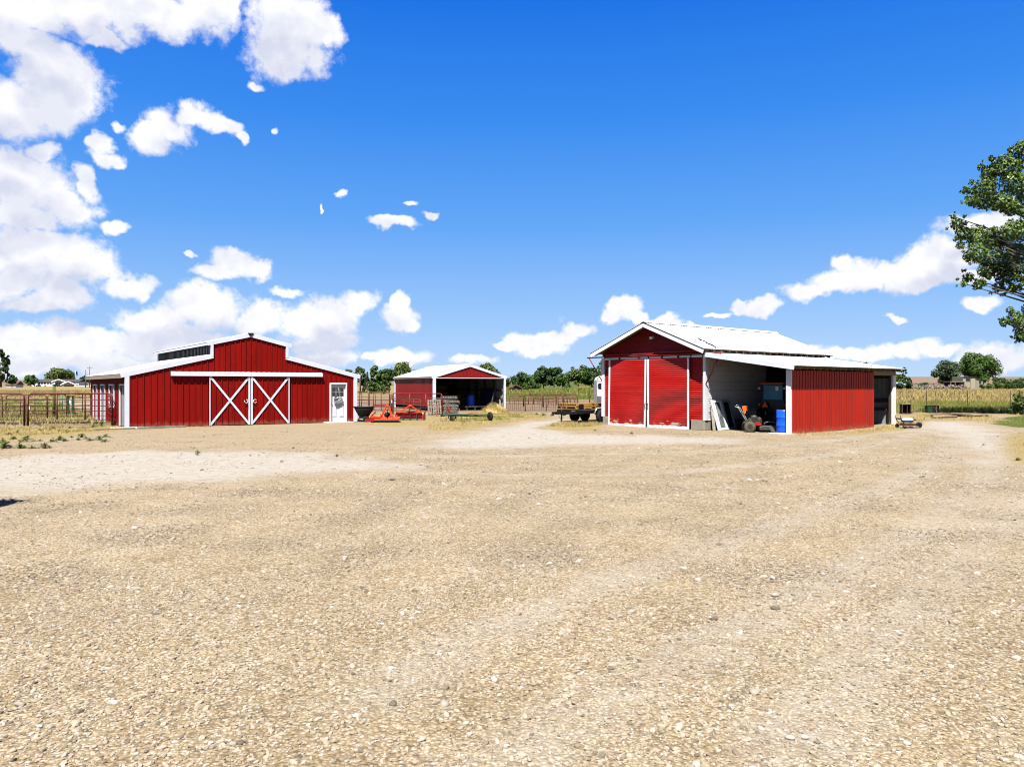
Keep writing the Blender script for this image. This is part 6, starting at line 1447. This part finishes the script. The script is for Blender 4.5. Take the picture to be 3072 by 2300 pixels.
def build_brush_mower():
    p = at(2246, 35.9); t = thing('brush_mower', 'walk behind brush mower with a knobbly wheel and orange handle guards', 'mower', p, R(-6))
    for s_ in (-.28, .30): wheel(t, (0, s_, .25), .25, .16, (0, 1, 0), 'dusty_rubber', 'straw', lugs=16, rimr=.52)
    MB().cyl((0, -.3, .25), (0, .3, .25), .03, 8).build('axle', M['black_metal'], t)
    MB().box((.28, 0, .34), (.55, .36, .10)).build('chassis', M['rail_red'], t, bevel=.02)
    MB().box((.36, -.19, .40), (.26, .04, .16)).build('belt_cover', M['tractor_red'], t)
    e = MB().box((.32, .02, .52), (.42, .36, .24)).build('engine', M['steel'], t, bevel=.03)
    for i in range(6): MB().box((.34, .02, .43 + i * .04), (.46, .40, .012)).build('cooling_fin', M['deck_grey'], e)
    MB().lathe([(.15, 0), (.16, .10), (.11, .15), (.03, .16)], 18, Matrix.Translation((.24, .02, .62))).build('recoil_starter', M['deck_grey'], e)
    MB().cyl((.46, -.17, .62), (.46, .15, .62), .07, 12).build('muffler', M['steel'], e)
    MB().cyl((.06, -.15, .55), (.06, -.03, .55), .11, 14).build('air_filter', M['deck_grey'], e)
    d = MB().prism([(.42, -.36, .10), (1.22, -.36, .10), (1.40, -.36, .28), (1.30, -.36, .34), (.60, -.36, .30), (.42, -.36, .26)], (0, .72, 0)).build('cutting_deck', M['deck_grey'], t, bevel=.02)
    MB().prism([(.95, -.38, .02), (1.22, -.38, .02), (1.42, -.38, .27), (.80, -.38, .27)], (0, .02, 0)).build('deck_skirt', M['steel'], d)
    for y in (-.30, .0, .3): MB().tube([(.62, y, .30), (.68, y, .45), (.95, y, .50), (1.22, y, .42), (1.34, y, .30)], .022, 6).build('brush_bar', M['steel'], d)
    MB().box((1.46, 0, .28), (.14, .3, .03)).build('front_lip', M['steel'], d)
    for s_ in (-.2, .22): MB().tube([(.02, s_ * .8, .34), (-.20, s_, .72), (-.42, s_ * 1.15, 1.10), (-.58, s_ * 1.2, 1.18)], .02, 8).build('handlebar', M['chrome'], t)
    MB().prism([(-.36, -.28, 1.20), (-.14, -.28, 1.20), (-.19, -.28, .88), (-.26, -.28, .82)], (0, .03, 0)).build('hand_guard', M['sign_orange'], t, bevel=.008)
    MB().prism([(-.16, .22, 1.20), (.02, .22, 1.20), (.0, .22, .98), (-.1, .22, .96)], (0, .03, 0)).build('hand_guard', M['orange'], t, bevel=.008)
    MB().box((-.28, 0, 1.12), (.05, .46, .05)).build('control_bar', M['black_metal'], t)
    MB().tube([(-.40, -.2, 1.14), (-.55, -.28, 1.26), (-.62, -.3, 1.24)], .012, 5).build('clutch_lever', M['chrome'], t)
build_brush_mower()
t = shed_thing('black_bin', 'black bin standing in the dark between the grey window and the mower', 'bin', 8.0, 1.9)
MB().prism([(-.35, -.35, 0), (.35, -.35, 0), (.42, -.42, 1.0), (-.42, -.42, 1.0)], (0, .75, 0)).build('body', M['black'], t, bevel=.03); MB().box((0, 0, 1.04), (.9, .85, .06)).build('lid', M['black'], t); wheel(t, (.3, .4, .1), .1, .05)
def build_push_mower():
    p = gp(2722, 1283); t = thing('push_mower', 'small white topped mower with a red deck beside the end of the lean-to', 'mower', p, R(8))
    MB().prism([(-.30, -.24, .12), (.26, -.24, .12), (.34, -.24, .15), (.32, -.24, .22), (-.26, -.24, .24)], (0, .48, 0)).build('deck', M['rust_red'], t, bevel=.04)
    MB().lathe([(.26, .28), (.28, .34), (.28, .42), (.24, .47), (.12, .50), (.0, .505)], 22, Matrix.Diagonal((1, .8, 1, 1))).build('engine_cover', M['white_paint'], t)
    MB().lathe([(.285, .30), (.292, .33), (.292, .36), (.285, .375)], 22, Matrix.Diagonal((1, .8, 1, 1))).build('cover_band', M['navy'], t)
    wheel(t, (.42, -.28, .15), .15, .07, (.25, 1, 0), 'rubber', 'white_trim'); wheel(t, (.36, .28, .12), .12, .06, (0, 1, 0)); wheel(t, (-.34, -.3, .1), .1, .06, (0, 1, 0)); wheel(t, (-.34, .3, .1), .1, .06, (0, 1, 0))
    for s_ in (-.2, .2): MB().tube([(-.3, s_, .2), (-.48, s_, .45), (-.5, s_ * .9, .62)], .016, 6).build('handle', M['black_metal'], t)
    MB().box((.12, -.42, .05), (.3, .18, .10)).build('wood_block', M['grey_wood'], t, bevel=.01)
    MB().box((-.2, -.36, .10), (.5, .06, .04)).build('side_chute', M['beige_trim'], t)
build_push_mower()
a, b = gp(2672, 1256), gp(2748, 1262)
o = MB().tube([Vector((0, 0, .0)), b - a], .04, 7).build('dark_pole', M['dark_wood'], None, loc=a + Vector((0, 0, .05))); tag(o, 'dark pole lying on the ground behind the small white topped mower', 'pole')
t = thing('wooden_crate', 'open brown wooden crate at the edge of the dry grass', 'crate', gp(2716, 1241), R(-6))
for s_ in (-.28, .28): MB().box((s_, 0, .34), (.04, .5, .66)).build('side', M['dark_wood'], t)
MB().box((0, 0, .69), (.66, .52, .035)).build('top', M['tan_wood'], t); MB().box((0, 0, .03), (.54, .5, .03)).build('floor', M['dark_wood'], t); MB().box((0, .24, .35), (.54, .03, .62)).build('back', M['dark_wood'], t); MB().box((.05, -.05, .32), (.03, .35, .58)).build('divider', M['dark_wood'], t)
t = thing('brush_heap', 'small pale heap of broken boards beside the brown crate', 'wood heap', gp(2734, 1240))
for i in range(7): MB().bar((r2.uniform(-.25, .2), r2.uniform(-.15, .15), .02), (r2.uniform(-.1, .35), r2.uniform(-.15, .15), r2.uniform(.15, .5)), .05, .02).build('board', M['tan_wood'], t)
t = thing('utility_box', 'green utility box with an orange warning label in the grass', 'utility box', gp(2797, 1238), R(-3))
MB().box((-.12, 0, .26), (.66, .5, .50)).build('cabinet', M['dk_green'], t, bevel=.02); MB().box((.30, .02, .27), (.20, .46, .54)).build('side_cabinet', M['black_metal'], t, bevel=.015)
MB().box((.10, -.262, .33), (.12, .012, .28)).build('warning_label', M['sign_orange'], t); MB().box((.19, -.265, .28), (.04, .012, .5)).build('white_strip', M['white_paint'], t); MB().box((-.12, 0, .525), (.70, .54, .03)).build('lid', M['dk_green'], t)
for i, (x0, y0, x1, y1, lab) in enumerate(((2795, 1251, 2868, 1247, 'upper left brown log lying at the edge of the yard'), (2797, 1254, 2870, 1253, 'lower left brown log lying at the edge of the yard'), (2862, 1248, 2916, 1251, 'middle brown log lying at the edge of the yard'), (2908, 1250, 2962, 1249, 'right brown log lying toward the lawn'))):
    a, b = gp(x0, y0), gp(x1, y1); m = MB(); d = b - a; m.tube([Vector((0, 0, 0)), d * .5 + Vector((0, 0, .02)), d], [.10, .09, .08], 8)
    o = m.build('timber_log', M['tan_wood'] if i % 2 else M['bark'], None, loc=a + Vector((0, 0, .08))); tag(o, lab, 'log', 'logs along the yard edge')
for i, px in enumerate((2780, 2903, 3031)):
    t = thing('fence_post', ('left', 'middle', 'right')[i] + ' thin dark fence post in the golden field', 'fence post', at(px, 66), 0, 'posts in the right field')
    MB().box((0, 0, .75), (.05, .03, 1.6)).build('post', M['dark_wood'], t); MB().box((0, .02, .75), (.012, .04, 1.58)).build('flange', M['dark_wood'], t)

# ------------------------------------------------------------------ far houses, poles and small things
def house(name, label, px0, px1, y_base, y_eave, y_ridge, Y, wall, roof, deep=7, ridge_x=True, wins=(), door=None, hip=0):
    s = Y / F; b = at((px0 + px1) / 2, Y); zb = zpx(y_base, Y); t = thing(name, label, 'house', (b.x, Y, zb))
    w = (px1 - px0) * s; he = (y_base - y_eave) * s; hr = (y_base - y_ridge) * s; X = lambda px: (px - (px0 + px1) / 2) * s; Z = lambda py: (y_base - py) * s
    if ridge_x:
        MB().box((0, deep / 2, he / 2 - .5), (w, deep, he + 1)).build('wall', M[wall], t)
        MB().prism([(-w / 2 - .3, -.5, he - .1), (-w / 2 - .3, deep / 2, hr), (-w / 2 - .3, deep + .5, he - .1)], (w + .6, 0, 0)).build('roof', M[roof], t)
    else:
        MB().prism([(-w / 2, 0, -.8), (w / 2, 0, -.8), (w / 2, 0, he), (0, 0, hr - .15), (-w / 2, 0, he)], (0, deep, 0)).build('wall', M[wall], t)
        for sg in (-1, 1): MB().prism([(0, -.4, hr), (sg * (w / 2 + .35), -.4, he - .05), (sg * (w / 2 + .35), -.4, he + .15), (0, -.4, hr + .2)], (0, deep + .8, 0)).build('roof', M[roof], t)
    for (a_, b_, c_, d_, *mt) in wins:
        f = MB().box((X((a_ + b_) / 2), -.03, Z((c_ + d_) / 2)), ((b_ - a_) * s, .08, (d_ - c_) * s)).build('window', M[mt[0] if mt else 'white_trim'], t)
        MB().box((X((a_ + b_) / 2), -.08, Z((c_ + d_) / 2)), ((b_ - a_) * s * .86, .04, (d_ - c_) * s * .86)).build('pane', M['glass'], f)
    return t, X, Z, s
h, X, Z, s = house('farm_house', 'long low white house with a brown roof beyond the left field', 97, 236, 1159.5, 1144.5, 1137, 420, 'house_white', 'house_roof', 9, wins=[(115, 121, 1147, 1152), (123, 129, 1147, 1152), (131, 138, 1147, 1152), (141, 147, 1147, 1152), (149, 155, 1147, 1152), (101, 106, 1153, 1158), (108, 113, 1155, 1159), (133, 138, 1155, 1159), (166, 174, 1146, 1156), (176, 185, 1146, 1156)])
for (xa, xb, ya, yb) in ((161, 205, 1138.5, 1146), (188, 236, 1145, 1155)):
    xm = (xa + xb) / 2; g = MB().prism([(X(xa), -2.2, Z(yb)), (X(xb), -2.2, Z(yb)), (X(xm), -2.2, Z(ya))], (0, 2.4, 0)).build('porch_gable', M['house_roof'], h)
    for q in (xa, xb): MB().bar((X(xm), -2.3, Z(ya - .6)), (X(q), -2.3, Z(yb - .4)), .2, .5).build('gable_trim', M['house_white'], g)
MB().box((X(212), -1.2, Z(1156)), (20 * s, .2, 6 * s)).build('garage_door', M['glass'], h)
MB().box((X(170), -1.8, Z(1150)), (.6, .6, 10 * s)).build('porch_post', M['house_white'], h); MB().box((X(196), -1.8, Z(1152)), (.6, .6, 10 * s)).build('porch_post', M['house_white'], h)
t = thing('white_fence', 'white board fence right of the long white house', 'fence', (at(250, 405).x, 405, zpx(1161, 405)))
for i in range(9): MB().box(((i - 4) * 1.1, 0, .4), (1.04, .12, 1.0)).build('board', M['house_white'], t)
house('outbuilding', 'tiny far left outbuilding with a white wall and a brown roof', 17, 48, 1157.5, 1153.5, 1142, 330, 'house_white', 'rust_roof', 5, wins=[(43, 46, 1151, 1155)])
h, X, Z, s = house('brown_house', 'small brown house with a rusty roof right of the hay shed', 1533, 1562, 1176, 1164, 1155, 160, 'house_brown', 'rust_roof', 4.5, ridge_x=False, wins=[(1536, 1542, 1163, 1173)])
MB().box((X(1528), 1.0, Z(1168)), (12 * s, 2.5, 13 * s)).build('side_wing', M['house_brown'], h); MB().prism([(X(1521), -.3, Z(1161)), (X(1536), -.3, Z(1157)), (X(1536), -.3, Z(1158)), (X(1521), -.3, Z(1162.5))], (0, 3, 0)).build('wing_roof', M['rust_roof'], h)
MB().box((X(1536.5), -.06, Z(1169)), (7 * s, .06, 11 * s)).build('white_panel', M['house_white'], h)
# tan farmhouse with a lower porch
t = thing('tan_farmhouse', 'tan house with a sloping roof and a low porch in front of the biggest tree', 'house', (at(2930, 235).x, 235, zpx(1166, 235))); s = 235 / F; X = lambda px: (px - 2930) * s; Z = lambda py: (1166 - py) * s
MB().prism([(X(2889), 0, -.6), (X(2925), 0, -.6), (X(2925), 0, Z(1131)), (X(2889), 0, Z(1131))], (0, 6, 0)).build('front_wall', M['house_tan'], t)
MB().prism([(X(2889), -.3, Z(1131)), (X(2891), -.3, Z(1129)), (X(2968), 3, Z(1143)), (X(2928), -.3, Z(1129.6))], (0, 6, 0)).build('roof', M['house_roof'], t)
MB().prism([(X(2925), .02, -.6), (X(2967), 3, -.6), (X(2967), 3, Z(1143)), (X(2925), .02, Z(1131))], (0, 3, 0)).build('side_wall', M['house_tan'], t)
for px in (2904, 2948, 2954): MB().box((X(px), -.05 if px < 2920 else (px - 2925) * s * .7 - .05, Z(1140 if px < 2920 else 1146)), (1.4 if px < 2920 else .35, .1, .9)).build('window', M['glass'], t)
MB().box((X(2862), -1.8, Z(1144.6)), (64 * s, 4, .18)).build('porch_roof', M['house_tan'], t)
for px in (2832, 2845, 2872, 2890): MB().box((X(px), -3.6, Z(1155)), (.18, .18, 21 * s)).build('porch_post', M['tan_wood'], t)
MB().box((X(2862), .0, Z(1156)), (60 * s, .3, 20 * s)).build('porch_wall', M['dark_wood'], t)
MB().box((X(2876), -1.5, Z(1154)), (1.4, .8, .9)).build('porch_bench', M['grey_metal'], t)
t = thing('brush_line', 'brown tangled brush in front of the tan house', 'brush', (at(2820, 228).x, 228, zpx(1168, 228)))
obj('twigs', np_mesh('twigs', leaf_cloud([((px - 2820) * 228 / F, r2.uniform(-1, 1), r2.uniform(.3, .9), r2.uniform(.8, 1.3)) for px in range(2745, 2905, 8)], 2600, .22, 12, squash=.6), 4), M['grey_wood'], t)
t = thing('rail_fence', 'dark board fence behind the field between spruce and tan house', 'fence', (at(2775, 238).x, 238, zpx(1166, 238)))
for z in (.8, 1.6): MB().box((0, 0, z), (9, .12, .22)).build('rail', M['dark_wood'], t)
for i in range(6): MB().box((-4.4 + i * 1.76, .1, .9), (.2, .2, 1.9)).build('post', M['grey_wood'], t)
t = thing('parked_car', 'tiny pale blue car below the dark spruce', 'car', (at(2703, 226).x, 226, zpx(1158.5, 226)))
MB().prism([(-1.3, 0, .25), (1.3, 0, .25), (1.3, 0, .7), (.7, 0, .8), (.4, 0, 1.2), (-.6, 0, 1.2), (-1.0, 0, .8), (-1.3, 0, .75)], (0, 1.6, 0)).build('body', M['white_trim'], t, bevel=.08); MB().prism([(.55, -.01, .82), (.34, -.01, 1.13), (-.55, -.01, 1.13), (-.82, -.01, .82)], (0, -.02, 0)).build('window', M['cab_glass'], t)
for x in (-.8, .8): wheel(t, (x, 0, .3), .3, .2, (0, 1, 0))
def pole(label, px, base, top, Y, r, arm=0):
    s = Y / F; t = thing('utility_pole', label, 'pole', (at(px, Y).x, Y, zpx(base, Y))); h = (base - top) * s
    MB().tube([(0, 0, -.5), (0, 0, h)], [r, r * .7], 7).build('pole', M['pole'], t)
    if arm: MB().box((0, 0, h - .8), (arm, .15, .15)).build('cross_arm', M['pole'], t)
    for q in (-.4, .4): MB().box((q * (arm or .6), 0, h - .62), (.08, .08, .2)).build('insulator', M['white_trim'], t)
pole('thin tan pole standing between the red barn and the hay shed', 1080, 1180, 1111, 128, .10)
pole('short thick utility pole left of the red barn', 257, 1161, 1109, 300, .22)
pole('taller utility pole with a cross arm touching the red barn roof', 268.5, 1161, 1098, 310, .17, 2.2)
t = thing('flag_pole', 'white flag pole with a small flag right of the long white house', 'flag pole', (at(226, 415).x, 415, zpx(1150, 415)))
MB().tube([(0, 0, 0), (0, 0, 7.0)], .12, 6).build('pole', M['white_paint'], t); MB().prism([(0, 0, 6.9), (1.1, 0, 6.3), (1.3, 0, 4.2), (.1, 0, 5.2)], (0, .05, 0)).build('flag', M['navy'], t)
for k, (px, py, lab) in enumerate(((40, 1272, 'left')  ,(210, 1270, 'right'))):
    b = gp(px, py); t = thing('manure_clods', lab + ' dark dirt ridge under the front corral gate', 'dirt heap', b)
    mm = MB(); rr = random.Random(k)
    for i in range(26): 
        c = Vector((rr.uniform(-1.6, 1.6), rr.uniform(-.2, .25), rr.uniform(0, .06))); mm.lathe([(.0, -.05), (.12 * rr.uniform(.5, 1.2), 0), (.06, .07), (0, .09)], 7, Matrix.Translation(c) @ Matrix.Rotation(rr.uniform(0, 6), 4, 'Z'))
    q = mm.build('clods', M['dark_wood'], t); tag(q, kind='stuff')

# ------------------------------------------------------------------ a trailer added out of view past the left edge to cast a shadow into the yard
def build_shadow_caster():
    t = thing('shadow_caster_trailer', 'added unseen trailer past the left edge, casting the black shadow on the gravel', 'trailer', (-10.5, 11.75, 0), 0)
    MB().box((0, 0, 1.18), (3.5, 1.7, 1.56)).build('body', M['black_metal'], t, bevel=.05)
    for x in (-1.74, 1.74):
        for y in (-.84, .84): MB().box((x, y, 1.18), (.05, .05, 1.58)).build('corner_trim', M['chrome'], t)
    MB().box((-.6, .856, 1.15), (.8, .02, 1.3)).build('side_door', M['deck_grey'], t)
    for s_ in (-1, 1):
        wheel(t, (.1, s_ * .86, .34), .34, .2, (0, 1, 0), 'rubber', 'chrome')
        MB().tube([(-.4, s_ * .9, .38), (-.25, s_ * .9, .72), (.45, s_ * .9, .72), (.6, s_ * .9, .38)], .04, 6).build('fender', M['chrome'], t)
    MB().bar((-1.7, .5, .42), (-2.8, 0, .42), .08, .1).build('tongue_rail', M['black_metal'], t); MB().bar((-1.7, -.5, .42), (-2.8, 0, .42), .08, .1).build('tongue_rail', M['black_metal'], t)
build_shadow_caster()
